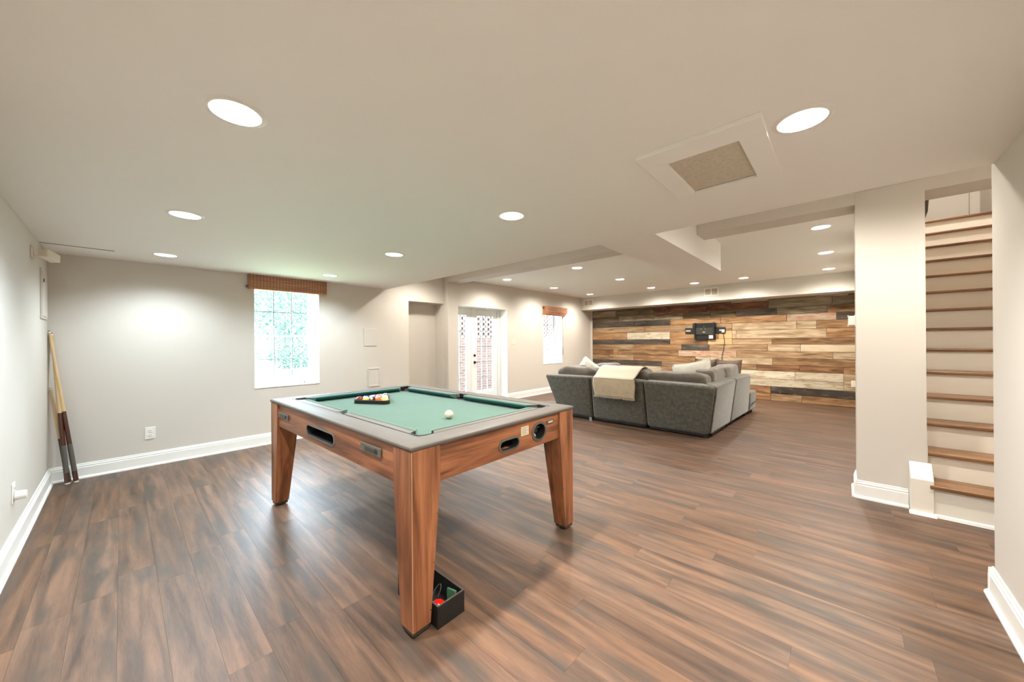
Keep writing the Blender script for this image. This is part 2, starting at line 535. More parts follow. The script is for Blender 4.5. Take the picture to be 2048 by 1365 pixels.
full = None
far = MB()
row = 0
y = YL
while y < YB:
    y1 = min(y + PW, YB)
    xe = 1.5 if 3.0 < y < 4.4 else XR + .02 if y < 3.0 else .5
    x = XA - RP.random() * PLN
    while x < xe:
        a, b = max(x, XA), min(x + PLN, xe)
        if b - a > .03:
            if y < 4.15:
                if abs(b - a - PLN) < 1e-6 and abs(y1 - y - PW) < 1e-6:
                    if full is None:
                        m_ = MB(); plank_geo(m_, 0, PLN, 0, PW, PLN / 2, PW / 2); full = m_.data('plank')
                    link('plank', full, 'floor_wood', sub, ((a + b) / 2, (y + y1) / 2, 0))
                else:
                    m_ = MB(); plank_geo(m_, a, b, y, y1, (a + b) / 2, (y + y1) / 2)
                    m_.build('plank', 'floor_wood', sub, loc=((a + b) / 2, (y + y1) / 2, 0))
            else:
                plank_geo(far, a, b, y, y1)
        x += PLN
    y = y1
fo = far.build('far_planks', 'floor_wood', sub)
fo['kind'] = 'stuff'


# ------------------------------------------------------------------ ceilings with can-light holes
def pierced(mb, x0, x1, y0, y1, z, pts, r=.083, s=.12, n=32):
    xs = sorted({x0, x1} | {round(p[0] + d, 4) for p in pts for d in (-s, s)})
    ys = sorted({y0, y1} | {round(p[1] + d, 4) for p in pts for d in (-s, s)})
    cells = {(round(p[0] - s, 4), round(p[1] - s, 4)): p for p in pts}
    for i in range(len(xs) - 1):
        for j in range(len(ys) - 1):
            c = cells.get((xs[i], ys[j]))
            if c is None:
                mb.add([(xs[i], ys[j], z), (xs[i + 1], ys[j], z), (xs[i + 1], ys[j + 1], z), (xs[i], ys[j + 1], z)], [(0, 1, 2, 3)])
            else:
                ins, out = [], []
                for k in range(n):
                    t = 2 * PI * k / n + PI / 4
                    cx, cy = math.cos(t), math.sin(t)
                    q = s / max(abs(cx), abs(cy))
                    ins.append((c[0] + r * cx, c[1] + r * cy, z)); out.append((c[0] + q * cx, c[1] + q * cy, z))
                mb.add(ins + out, [(k, (k + 1) % n, n + (k + 1) % n, n + k) for k in range(n)])


LOWX, LOWY = (-4.93, -3.30, -1.70, -.113), (.30, 1.855)
low_pts = [(x, y) for y in LOWY for x in LOWX]
HX = dict(a=-4.92, b=-3.29, c=-2.353, d=-1.443, e=-.165)
high_pts = [(HX[k], yy) for yy in (5.22, 6.81, 8.42) for k in 'abe'] + [(HX['c'], 8.42), (HX['d'], 8.42)] + [(HX[k], 3.46) for k in 'abe']
lobby_pts = [(.95, 3.46)]
cm = MB()
pierced(cm, XA, XR, YL, YE, ZL, low_pts)
cm.add([(XA, YE, ZL), (XR, YE, ZL), (XR, YE, 2.75), (XA, YE, 2.75)], [(0, 1, 2, 3)])
cm.add([(XA - .3, YL - .15, 2.75), (1.6, YL - .15, 2.75), (1.6, YE, 2.75), (XA - .3, YE, 2.75)], [(0, 1, 2, 3)])
struct(cm.build('ceiling', 'ceiling_paint'), 'low flat white ceiling over the pool table', 'ceiling')
cm = MB()
pierced(cm, XA, .475, YE, YB, ZH, high_pts)
pierced(cm, .475, 1.6, YE, YP + .306, ZH, lobby_pts)
cm.add([(XA - .3, YE, 2.75), (.475, YE, 2.75), (.475, YB + .13, 2.75), (XA - .3, YB + .13, 2.75)], [(0, 1, 2, 3)])
struct(cm.build('ceiling', 'ceiling_paint'), 'higher white ceiling over the sofa area', 'ceiling')
struct(MB().box(-1.64, -1.138, YE + .002, 5.2, ZL, ZH - .001).build('ceiling_duct', 'ceiling_paint'), 'boxed-in duct dropping from the high ceiling', 'duct')
bm_ = MB().box(XA + .001, -1.641, YP - .01, 4.455, 2.455, ZH - .001)
struct(bm_.build('ceiling_beam', 'wall_paint'), 'painted ceiling beam from the corner column to the duct', 'beam')
bm_ = MB().box(-1.137, .086, YP - .01, 4.455, 2.455, ZH - .001)
struct(bm_.build('ceiling_beam', 'wall_paint'), 'painted ceiling beam between the duct and the stair pillar', 'beam')
struct(MB().box(XA + .001, .2, 9.03, YB - .026, ZL + .002, ZH - .001).build('ceiling_soffit', 'wall_paint'), 'painted soffit box above the plank wall', 'soffit')

# ------------------------------------------------------------------ walls
W1 = (1.157, 1.938, .741, 2.13)
W2 = (7.226, 8.064, .735, 2.13)
AL = (3.395, 4.136, 2.05)
DR = (4.21, 5.897, 2.05)
xo = XA - .30
mb = MB()
for a, b in ((YL - .15, W1[0]), (W1[1], AL[0]), (AL[1], DR[0]), (DR[1], W2[0]), (W2[1], YB + .13)):
    mb.box(xo, XA, a, b, -.1, 2.74)
for wv in (W1, W2):
    mb.box(xo, XA, wv[0], wv[1], -.1, wv[2]); mb.box(xo, XA, wv[0], wv[1], wv[3], 2.74)
mb.box(xo, XA, AL[0], AL[1], AL[2], 2.74)
mb.box(xo, xo + .03, AL[0], AL[1], -.1, AL[2])
mb.box(xo, XA, DR[0], DR[1], DR[2], 2.74)
struct(mb.build('wall_back', 'wall_paint'), 'greige painted wall with two windows, an alcove and glazed doors', 'wall')
struct(MB().box(XA, 1.6, YL - .15, YL, -.1, 2.74).build('wall_left', 'wall_paint'), 'pale painted wall behind the pool cues on the left', 'wall')
struct(MB().box(XR, 1.6, YL, 3.03, -.1, 2.74).build('wall_right', 'wall_paint'), 'pale painted wall end close to the right edge', 'wall')
struct(MB().box(XA + .001, XA + .115, 4.16, 4.405, 0, 2.455).build('wall_column', 'wall_paint', bevel=.004), 'square painted column beside the glazed doors carrying the beam', 'column')
wp = MB().box(.087, .475, YP, 4.486, 0, 2.56)
wp.box(.475, 1.45, YP, 4.486, 2.465, 2.62)
struct(wp.build('wall_pillar', 'wall_paint'), 'wide painted pillar between the sofa area and the stairs', 'wall')
struct(MB().box(.2, .3, 4.487, YB, 0, 2.56).build('wall_side', 'wall_paint'), 'painted side wall of the sofa area behind the pillar', 'wall')
sw = MB().box(.3, .475, 4.487, 8.4, 0, 5.0)
sw.box(1.45, 1.6, 3.031, 8.4, 0, 5.0).box(.475, 1.45, 8.3, 8.4, 2.55, 5.0).box(.3, 1.6, 4.487, 8.4, 5.0, 5.1)
sw.box(.475, 1.45, 4.36, 4.486, 2.63, 5.0).box(1.36, 1.45, 8.24, 8.3, 2.84, 5.0)
struct(sw.build('wall_stairwell', 'wall_paint'), 'cream stairwell walls rising to the upper floor', 'wall')

# plank wall
wf = MB().box(XA, .2, YB, YB + .13, -.1, 2.74).build('wall_far', 'wall_paint')
struct(wf, 'accent wall clad in reclaimed barn wood planks', 'wall')
ROWZ = [2.211, 2.18, 2.01, 1.86, 1.71, 1.545, 1.355, 1.22, 1.07, .925, .775, .645, .475, .31, .155, .002]
E_ = .196
ROWS = [
    [(-3.66, 'redbrown'), (-1.89, 'redbrown'), (-1.18, 'greige'), (-.38, 'brown'), (.09, 'greige'), (E_, 'brown')],
    [(-4.75, 'grey'), (-3.66, 'olive'), (-2.4, 'redbrown'), (-1.18, 'redbrown'), (-.14, 'grey'), (E_, 'grey')],
    [(-4.66, 'olive'), (-3.66, 'grey'), (-2.93, 'grey'), (-2.32, 'olive'), (-1.79, 'olive'), (-1.03, 'charcoal'), (-.21, 'grey'), (E_, 'gold')],
    [(-4.2, 'charcoal'), (-3.25, 'charcoal'), (-2.1, 'orange'), (-.86, 'orange'), (-.08, 'redfleck'), (E_, 'charcoal')],
    [(-3.92, 'tan'), (-1.87, 'tan'), (-.70, 'greige'), (-.38, 'greige'), (E_, 'gold')],
    [(-4.42, 'orange'), (-3.26, 'white'), (-2.15, 'orange'), (-1.87, 'newwood'), (-1.79, 'greige'), (-.23, 'greige'), (E_, 'orange')],
    [(-3.26, 'charcoal'), (-2.38, 'orange'), (-1.87, 'newwood'), (-1.12, 'tan'), (E_, 'gold')],
    [(-4.19, 'tan'), (-2.98, 'orange'), (-2.35, 'charcoal'), (-1.2, 'tan'), (-.64, 'greige'), (E_, 'cream')],
    [(-4.84, 'brown'), (-4.68, 'orange'), (-3.06, 'gold'), (-1.78, 'redfleck'), (-.13, 'tan'), (E_, 'greige')],
    [(-4.97, 'tan'), (-4.23, 'tan'), (-2.66, 'orange'), (-1.11, 'greige'), (E_, 'gold')],
    [(-3.48, 'charcoal'), (-1.4, 'tan'), (-.65, 'brown'), (.02, 'brown'), (E_, 'orange')],
    [(-3.9, 'greige'), (-3.48, 'cream'), (-2.2, 'tan'), (-.73, 'white'), (.02, 'white')],
    [(-2.5, 'tan'), (.02, 'white')],
    [(-3.0, 'tan'), (-1.15, 'orange'), (E_, 'charcoal')],
    [(-3.0, 'brown'), (-1.15, 'orange'), (-.62, 'tan'), (E_, 'orange')]]
RW = random.Random(3)


def wall_plank(x0, x1, z0, z1, kind):
    t = .020 + RW.uniform(0, .005)
    cx, cz = (x0 + x1) / 2, (z0 + z1) / 2
    g, c = .0012, .004
    hx, hz = (x1 - x0) / 2, (z1 - z0) / 2
    m_ = MB().hexa([(-hx + g, 0, -hz + g), (hx - g, 0, -hz + g), (hx - g, 0, hz - g), (-hx + g, 0, hz - g),
                    (-hx + c, -t, -hz + c), (hx - c, -t, -hz + c), (hx - c, -t, hz - c), (-hx + c, -t, hz - c)])
    o = m_.build('plank', 'barn_' + kind, wf, loc=(cx, YB, cz))
    return o


for i, r_ in enumerate(ROWS):
    x = -5.5
    for xe, kd in r_:
        wall_plank(x, xe, ROWZ[i + 1], ROWZ[i], kd)
        x = xe
wall_plank(.02, E_, .335, .645, 'greige')
wall_plank(.02, E_, .31, .335, 'cream')
struct(MB().box(XA + .001, -5.502, YB - .025, YB, 0, ZL).build('trim_1', 'wall_paint'), 'narrow painted corner strip beside the plank wall', 'trim')

# ------------------------------------------------------------------ baseboards
PROF = [(0, 0), (.033, 0), (.033, .010), (.026, .020), (.018, .024), (.017, .108), (.012, .114), (.014, .124), (.008, .132), (.007, .143), (0, .147)]


def base_run(mb, axis, fixed, sign, a, b):
    """profile stands on the wall at FIXED, pointing to SIGN; run from a to b"""
    poly = [(fixed + sign * u, v) for u, v in PROF]
    if axis == 'y':      # wall at x=fixed, run along y
        mb.prism(poly, 'y', a, b)
    else:
        mb.prism(poly, 'x', a, b)


mb = MB(); base_run(mb, 'y', XA, 1, YL, AL[0]); base_run(mb, 'y', XA, 1, AL[1], 4.16); base_run(mb, 'y', XA, 1, DR[1], YB - .026)
mb.prism([(4.16 - u, v) for u, v in PROF], 'x', XA, XA + .115)
struct(mb.build('baseboard_back', 'trim_paint'), 'white moulded baseboard under the windows', 'baseboard')
mb = MB(); base_run(mb, 'x', YL, 1, XA, XR)
struct(mb.build('baseboard_left', 'trim_paint'), 'white moulded baseboard along the left wall', 'baseboard')
mb = MB(); base_run(mb, 'y', XR, -1, YL, 3.03 + .02); mb.prism([(3.03 + u, v) for u, v in PROF], 'x', XR - .02, 1.4)
struct(mb.build('baseboard_right', 'trim_paint'), 'white moulded baseboard at the near right wall', 'baseboard')
mb = MB(); base_run(mb, 'x', YP, -1, .087 - .017, .377); base_run(mb, 'y', .087, -1, YP - .017, 4.486)
struct(mb.build('baseboard_pillar', 'trim_paint'), 'white moulded baseboard around the foot of the pillar', 'baseboard')

# ------------------------------------------------------------------ stairs
st = empty('staircase', (0, 0, 0))
struct(st, 'enclosed staircase with oak treads and cream risers', 'stairs')
Y0, TR, Z0, RS = 4.07, .2235, .205, .20
tread = MB().box(-.485, .485, -.028, TR + .02, -.028, 0).data('tread', bevel=.008, seg=2)
riser = MB().box(-.485, .485, -.012, .012, 0, 1).data('riser')
for k in range(14):
    yk, zk = Y0 + TR * k, Z0 + RS * k
    if k < 13:
        link('tread', tread, 'oak_tread', st, (.963, yk + .028, zk + .028))
    z_lo = 0 if k == 0 else Z0 + RS * (k - 1) + .028
    o = link('riser', riser, 'riser_paint', st, (.963, yk + .040, z_lo)); o.scale = (1, 1, zk - z_lo)
MB().box(.478, 1.448, Y0 + TR * 13, 8.3, Z0 + RS * 13, Z0 + RS * 13 + .028).build('landing', 'oak_tread', st, bevel=.006)
MB().prism([(4.070, 0), (4.086, 0), (4.086, .025), (4.075, .018)], 'x', .5, 1.445).build('shoe_moulding', 'trim_paint', st)
MB().prism([(4.082, 0), (4.179, 0), (4.179, .372), (4.082, .262)], 'x', .38, .498).build('newel_block', 'riser_paint', st, bevel=.003)
MB().prism([(4.050, 0), (4.081, 0), (4.081, .020), (4.062, .018)], 'x', .37, .508).build('shoe_moulding', 'trim_paint', st)
skirt = MB().box(.476, .482, 4.20, 4.486, 0, .5).build('skirt_board', 'trim_paint', st)


# ------------------------------------------------------------------ windows and doors
def grid_parts(parent, x, th, y0, y1, z0, z1, ny, nz, mw):
    """muntins and panes of one sash or leaf; x is the middle of its thickness"""
    for i in range(1, ny):
        c = y0 + (y1 - y0) * i / ny
        MB().box(x - th / 2, x + th / 2, c - mw / 2, c + mw / 2, z0, z1).build('muntin', 'muntin_backlit', parent)
    for j in range(1, nz):
        c = z0 + (z1 - z0) * j / nz
        MB().box(x - th * .45, x + th * .45, y0, y1, c - mw / 2, c + mw / 2).build('muntin', 'muntin_backlit', parent)
    py, pz = (y1 - y0) / ny, (z1 - z0) / nz
    me = MB().box(-.0015, .0015, -py / 2 + mw / 2, py / 2 - mw / 2, -pz / 2 + mw / 2, pz / 2 - mw / 2).data('pane')
    for i in range(ny):
        for j in range(nz):
            link('pane', me, 'glass', parent, (x, y0 + py * (i + .5), z0 + pz * (j + .5)))


def frame_box(mb, x0, x1, y0, y1, z0, z1, wl, wr, wb_, wt):
    mb.box(x0, x1, y0, y0 + wl, z0, z1).box(x0, x1, y1 - wr, y1, z0, z1)
    mb.box(x0, x1, y0 + wl, y1 - wr, z0, z0 + wb_).box(x0, x1, y0 + wl, y1 - wr, z1 - wt, z1)


def window(name, wv, label):
    y0, y1, z0, z1 = wv
    o = empty(name, (0, 0, 0))
    struct(o, label, 'window')
    lin = MB()
    lin.box(xo + .07, XA + .001, y0, y0 + .004, z0, z1).box(xo + .07, XA + .001, y1 - .004, y1, z0, z1)
    lin.box(xo + .07, XA + .001, y0 + .004, y1 - .004, z1 - .004, z1)
    lin.build('jamb_lining', 'trim_paint', o)
    MB().box(xo + .06, XA + .006, y0, y1, z0 - .001, z0 + .012).build('window_sill', 'trim_paint', o, bevel=.003)
    f = MB(); frame_box(f, xo, xo + .07, y0, y1, z0, z1, .022, .022, .02, .022)
    f.build('window_frame', 'vinyl', o)
    zm = (z0 + z1) / 2 - .01
    for nm, xs, za, zb in (('upper_sash', xo + .02, zm - .012, z1 - .024), ('lower_sash', xo + .05, z0 + .022, zm + .012)):
        f = MB(); frame_box(f, xs - .014, xs + .014, y0 + .024, y1 - .024, za, zb, .036, .036, .036 if nm[0] == 'l' else .024, .024)
        s_ = f.build(nm, 'vinyl', o, bevel=.003, seg=1)
        grid_parts(s_, xs, .018, y0 + .06, y1 - .06, za + (.036 if nm[0] == 'l' else .024), zb - .024, 3, 2, .013)
    for q in (.3, .68):
        c = y0 + (y1 - y0) * q
        MB().box(xo + .036, xo + .064, c - .03, c + .03, zm + .012, zm + .022).build('sash_lock', 'vinyl', o, bevel=.004)
    return o


win1 = window('window_1', W1, 'deep-set white sash window behind the pool table')
win2 = window('window_2', W2, 'deep-set white sash window left of the plank wall')

# tilt wand and cord in the near window
cd = MB().tube([(XA - .06, W1[1] - .012, 2.05), (XA - .07, W1[1] - .014, 1.3), (XA - .10, W1[1] - .02, 1.0), (XA - .17, W1[1] - .06, .775), (XA - .15, W1[1] - .10, .758)], .0016, 6)
tag(cd.build('blind_cord', 'print_ink'), 'thin pull cord hanging down the near window jamb to the sill', 'cord')
kn = MB().lathe([(0.001, 0), (.007, .004), (.007, .018), (.002, .024)], 10)
tag(kn.build('cord_knob', 'dark_gap', loc=(XA - .12, W1[1] - .16, W1[2] + .0125)), 'small dark cord knob lying on the near window sill', 'knob')
cd = MB().tube([(XA + .02, W2[1] + .012, 2.02), (XA + .015, W2[1] + .014, 1.3), (XA + .015, W2[1] + .014, .98)], .002, 6)
cd.tube([(XA + .015, W2[1] + .014, 1.16), (XA + .015, W2[1] + .014, .95)], .006, 8)
tag(cd.build('blind_cord', 'print_ink'), 'dark pull cord hanging beside the far window', 'cord')

dr = empty('door_1', (0, 0, 0))
struct(dr, 'pair of white glazed patio doors set deep in the wall', 'door')
lin = MB()
lin.box(xo + .05, XA + .001, DR[0], DR[0] + .004, 0, DR[2]).box(xo + .05, XA + .001, DR[1] - .004, DR[1], 0, DR[2]).box(xo + .05, XA + .001, DR[0] + .004, DR[1] - .004, DR[2] - .004, DR[2])
lin.build('jamb_lining', 'trim_paint', dr)
f = MB(); f.box(xo, xo + .07, DR[0], 4.286, 0, DR[2]).box(xo, xo + .07, 5.818, DR[1], 0, DR[2]).box(xo, xo + .07, 4.286, 5.818, 2.025, DR[2])
f.build('door_frame', 'vinyl', dr)
MB().box(xo, XA, DR[0], DR[1], 0, .012).build('threshold', 'grey_plastic', dr)
PROF_s = [(DR[1] - u, v) for u, v in PROF]
MB().prism(PROF_s, 'x', xo + .075, XA + .033).build('return_baseboard', 'trim_paint', dr)
for nm, a, b, ga, gb in (('left', 4.290, 5.050, 4.412, 4.905), ('right', 5.054, 5.814, 5.203, 5.69)):
    f = MB(); frame_box(f, xo + .015, xo + .055, a, b, .014, 2.022, ga - a, b - gb, .20, .134)
    lf = f.build('door_leaf', 'vinyl', dr, bevel=.003, seg=1)
    grid_parts(lf, xo + .035, .030, ga, gb, .214, 1.888, 3, 5, .017)
    if nm == 'right':
        xf = xo + .055
        lv = MB().tube([(xf - .002, 5.131, .884), (xf + .012, 5.131, .884)], .028, 16)
        lv.tube([(xf + .01, 5.131, .884), (xf + .05, 5.131, .884)], .010, 10).tube([(xf + .045, 5.128, .884), (xf + .048, 5.18, .886), (xf + .042, 5.25, .882)], [.010, .008, .006], 10)
        lv.build('door_lever', 'bronze', lf, smooth=True)
        MB().tube([(xf - .002, 5.131, 1.03), (xf + .018, 5.131, 1.03)], [.028, .024], 16).tube([(xf + .018, 5.131, 1.03), (xf + .028, 5.131, 1.03)], .011, 10).build('deadbolt', 'bronze', lf, smooth=True)
    else:
        MB().box(xo + .05, xo + .066, 5.035, 5.075, .014, 2.02).build('astragal', 'vinyl', lf)


# ------------------------------------------------------------------ bamboo shades
def shade_valance():
    t = empty('bamboo_shade', (XA, 1.09, 2.032))
    tag(t, 'flat woven bamboo shade valance over the near window', 'window shade')
    wd, dp, ht = .93, .07, .176
    n = 22
    m = MB()
    for i in range(n):
        z0 = ht * i / n
        m.box(dp - .004, dp + (.0015 if i % 2 else 0), 0, wd, z0, z0 + ht / n * .86)
    m.box(dp - .006, dp - .004, 0, wd, 0, ht)
    o = m.build('woven_slats', 'bamboo_x', t); o['kind'] = 'stuff'
    for sy in (0, wd - .008):
        m = MB()
        for i in range(n):
            z0 = ht * i / n
            m.box(.002, dp - .006, sy, sy + .008, z0, z0 + ht / n * .86)
        m.build('return_side', 'bamboo_x', t)
    s_ = MB()
    for k in range(26):
        yy = .012 + k * (wd - .024) / 25
        s_.box(dp + .0012, dp + .0026, yy - .0022, yy + .0022, .002, ht)
    o = s_.build('binding_threads', 'thread', t); o['kind'] = 'stuff'
    MB().box(.004, dp + .004, .002, wd - .002, -.012, 0).build('bottom_hem', 'bamboo_x', t, bevel=.003)
    MB().tube([(.03, -.022, .02), (.03, .0, .02)], .016, 10).build('roller_end', 'cue_wrap', t, smooth=True)
    return t


shade_valance()


def shade_folded():
    t = empty('bamboo_shade', (XA, 7.20, 1.99))
    tag(t, 'brown bamboo roman shade folded up over the far window', 'window shade')
    for i, (z0, z1, dp, w0) in enumerate(((0, .075, .05, .90), (.03, .14, .065, .93), (.075, .225, .08, .97))):
        m = MB(); n = 8
        for k in range(n):
            a = z0 + (z1 - z0) * k / n
            m.box(.012, dp + (.002 if k % 2 else 0), 0 + i * .01, w0 + .03, a, a + (z1 - z0) / n * .88)
        m.build('fold', 'bamboo_x', t)
    MB().box(.002, .03, 0, .98, .16, .225).build('headrail', 'bamboo_x', t)
    MB().tube([(.05, -.012, .19), (.05, .004, .19)], .014, 10).build('pulley', 'cue_maroon', t, smooth=True)


shade_folded()

# ------------------------------------------------------------------ recessed lights
ring_me = MB().lathe([(.083, .003), (.083, -.004), (.092, -.005), (.100, -.001), (.100, 0), (.083, 0)], 36, closed=False).data('trim_ring', smooth=True)
ring_me = MB()
ring_me.lathe([(.080, .004), (.081, -.004), (.090, -.006), (.101, -.0005), (.101, .0)], 36)
ring_me.f = ring_me.f[:-2]
ring_me = ring_me.data('trim_ring', smooth=True)
bf = MB(); bf.lathe([(.082, 0.0), (.080, .012), (.079, .013), (.076, .024), (.075, .025), (.070, .036), (.062, .058)], 36); bf.f = bf.f[:-2]
bf_me = bf.data('baffle', smooth=True)
ln = MB(); ln.lathe([(.062, .058), (.060, .0565)], 28); ln.f = ln.f[:-2]
ln.add([(.060 * math.cos(2 * PI * k / 28), .060 * math.sin(2 * PI * k / 28), .0565) for k in range(28)], [tuple(range(28))])
ln_me = ln.data('lens')
hs_me = MB().lathe([(.105, .062), (.105, .16)], 20).data('housing')
LIGHT_LABELS = {}
for (x, y), lb in zip(low_pts, (
        'recessed light in the far left corner of the low ceiling, above the cues', 'recessed light on the low ceiling, middle of the row along the left wall',
        'large bright recessed light on the low ceiling nearest the camera on the left', 'recessed low-ceiling light overhead beside the camera',
        'recessed light right beside the bamboo valance of the near window', 'recessed low-ceiling light over the far end of the pool table',
        'recessed low-ceiling light over the near end of the pool table', 'recessed light beside the square ceiling hatch')):
    LIGHT_LABELS[(x, y)] = lb
for (x, y), lb in zip(high_pts, (
        'recessed high-ceiling light nearest the glazed doors', 'recessed high-ceiling light just left of the boxed duct', 'recessed high-ceiling light nearest the stair pillar, first of three',
        'recessed high-ceiling light in front of the far window', 'recessed high-ceiling light over the middle of the sofa', 'recessed high-ceiling light by the pillar, middle of three',
        'recessed high-ceiling light in the far left corner above the small vent', 'recessed light near the soffit, second from the left corner', 'recessed light near the soffit at the pillar, last of three',
        'recessed light near the soffit, left of the wide vent', 'recessed light near the soffit, right of the wide vent',
        'recessed light above the alcove, hidden behind the low ceiling edge', 'recessed light between alcove and duct, hidden behind the low ceiling edge', 'recessed light in front of the pillar, hidden behind the low ceiling edge')):
    LIGHT_LABELS[(x, y)] = lb


LIGHT_LABELS[lobby_pts[0]] = 'recessed light over the foot of the stairs, hidden behind the near wall'


def can_light(x, y, z):
    t = empty('recessed_light', (x, y, z))
    tag(t, LIGHT_LABELS[(x, y)], 'ceiling light', 'recessed ceiling lights')
    link('trim_ring', ring_me, 'plastic_white', t)
    link('baffle', bf_me, 'plastic_white', t)
    link('lens', ln_me, 'lamp_lens', t)
    l = bpy.data.lights.new('lamp', 'SPOT')
    l.spot_size = math.radians(146 if z < 2.4 else 166); l.spot_blend = 1.0; l.shadow_soft_size = .045
    l.energy = (LAMP_W * (.62 if x < -4 else .85 if x < -3 else 1) if z < 2.4 else LAMP_HI * (.75 if y < 4 else 1))
    l.color = (LAMP_COOL if x < -3 else LAMP_MID) if z < 2.4 else LAMP_COL
    lo = bpy.data.objects.new('lamp', l)
    COL.objects.link(lo); lo.parent = t; lo.location = (0, 0, .016)


for p in low_pts:
    can_light(*p, ZL)
for p in high_pts + lobby_pts:
    can_light(*p, ZH)
l = bpy.data.lights.new('upstairs_lamp', 'AREA'); l.shape = 'DISK'; l.size = .3; l.energy = 60; l.color = LAMP_COL
lo = bpy.data.objects.new('upstairs_lamp', l); COL.objects.link(lo); lo.location = (.96, 5.9, 4.95)

# ------------------------------------------------------------------ ceiling hatch, panels
t = empty('ceiling_hatch', (0, 0, ZL)); tag(t, 'square ceiling hatch with white frame and speckled panel', 'hatch')
hx0, hx1, hy0, hy1, ix0, ix1, iy0, iy1 = -.728, -.225, 1.676, 2.35, -.632, -.325, 1.816, 2.29
for a in ((hx0, hx1, hy0, iy0), (hx0, hx1, iy1, hy1), (hx0, ix0, iy0, iy1), (ix1, hx1, iy0, iy1)):
    MB().box(a[0], a[1], a[2], a[3], -.020, 0).build('frame_board', 'ceiling_paint', t, bevel=.002, seg=1)
MB().box(ix0, ix1, iy0, iy1, -.004, 0).build('hatch_panel', 'hatch_panel', t)
MB().box(ix0, ix1, iy1 - .003, iy1, -.0045, -.0035).build('shadow_gap', 'dark_gap', t)
t = empty('ceiling_panel', (-5.3, -.25, ZL)); tag(t, 'flat access panel on the low ceiling in the left corner', 'access panel')
MB().box(-.267, .230, -.224, .210, -.004, 0).build('panel_board', 'ceiling_paint', t)
MB().box(.230, .235, -.224, .210, -.003, 0).build('edge_gap', 'dark_gap', t)

# ------------------------------------------------------------------ things on the left wall
t = empty('breaker_panel', (-5.27, YL, 1.78)); tag(t, 'white breaker panel cover on the left wall above the cues', 'breaker panel')
MB().box(-.165, .165, 0, .010, -.222, .222).build('cover', 'wall_paint', t, bevel=.002)
MB().box(-.145, .145, .010, .014, -.20, .20).build('panel_door', 'wall_paint', t, bevel=.001, seg=1)
MB().box(.10, .115, .014, .020, .10, .13).build('latch', 'grey_plastic', t)
t = empty('wall_sensor', (-4.66, YL, 2.05)); tag(t, 'small white sensor box on a bracket high on the left wall', 'sensor')
MB().box(-.035, .035, 0, .012, -.045, .045).build('mounting_plate', 'plastic_cream', t, bevel=.003)
MB().tube([(0, .01, -.01), (-.02, .05, -.01)], .012, 10).build('bracket_arm', 'plastic_cream', t)
b_ = MB().box(-.085, .045, -.03, .03, -.032, .032).build('sensor_body', 'plastic_cream', t, bevel=.006, loc=(-.035, .075, .0), rot=(.1, -.2, -.45))
MB().box(-.089, -.0845, -.022, .022, -.02, .022).build('sensor_front', 'dark_gap', b_)


def outlet(name, o_, label, mat='plastic_white', duplex=True):
    """plate in local XZ, facing +Y"""
    tag(o_, label, 'outlet' if duplex else 'switch')
    MB().box(-.041, .041, 0, .006, -.064, .064).build('cover_plate', mat, o_, bevel=.003)
    for dz in (.024, -.024):
        s_ = MB().box(-.017, .017, .006, .009, dz - .017, dz + .017).build('socket', mat, o_, bevel=.003)
        for dx in (-.007, .005):
            MB().box(dx, dx + .0025, .0085, .0095, dz - .002, dz + .009).build('slot', 'dark_gap', s_)


o = empty('wall_outlet', (-3.91, YL, .383)); outlet('wall_outlet', o, 'white wall outlet low on the left wall with a plug-in')
t = MB().tube([(-3.915, YL + .009, .36), (-3.915, YL + .055, .36)], [.030, .026], 20)
tag(t.build('plug_in_freshener', 'plastic_white', smooth=True), 'small round white plug-in stuck in the left wall outlet', 'plug-in')
o = empty('wall_outlet', (XA, .209, .357), -PI / 2); outlet('wall_outlet', o, 'white wall outlet under the wall left of the near window')
o = empty('wall_outlet', (.165, YB - .0265, .46), PI); outlet('wall_outlet', o, 'cream outlet on the plank wall beside the pillar', 'plastic_cream')

# access panels and switch on the window wall
t = empty('access_panel', (XA, 2.70, 1.412)); tag(t, 'flat painted access panel on the wall, upper of two', 'access panel')
MB().box(0, .008, -.106, .106, -.14, .14).build('cover', 'wall_paint', t, bevel=.002)
t = empty('access_panel', (XA, 2.76, .767)); tag(t, 'painted access panel with raised border, lower of two', 'access panel')
f = MB(); frame_box(f, 0, .010, -.10, .10, -.149, .149, .022, .022, .022, .022); f.build('border', 'wall_paint', t, bevel=.003)
MB().box(0, .005, -.077, .077, -.126, .126).build('cover', 'wall_paint', t)
t = empty('light_switch', (XA, 6.105, 1.312)); tag(t, 'double light switch plate right of the glazed doors', 'switch')
MB().box(0, .006, -.082, .082, -.066, .066).build('cover_plate', 'plastic_cream', t, bevel=.003)
for dy in (-.035, .035):
    MB().box(.006, .010, dy - .016, dy + .016, -.032, .032).build('rocker', 'plastic_cream', t, bevel=.002)
t = empty('thermostat', (.087, 4.30, 1.487)); tag(t, 'white thermostat box on the side of the pillar', 'thermostat')
MB().box(-.008, 0, -.06, .06, -.047, .047).build('back_plate', 'plastic_white', t, bevel=.002)
MB().box(-.048, -.008, -.052, .052, -.040, .040).build('body', 'plastic_white', t, bevel=.004)
MB().box(-.051, -.044, -.058, .058, .036, .046).build('rim', 'plastic_white', t); MB().box(-.051, -.044, -.058, .058, -.047, -.036).build('rim', 'plastic_white', t)


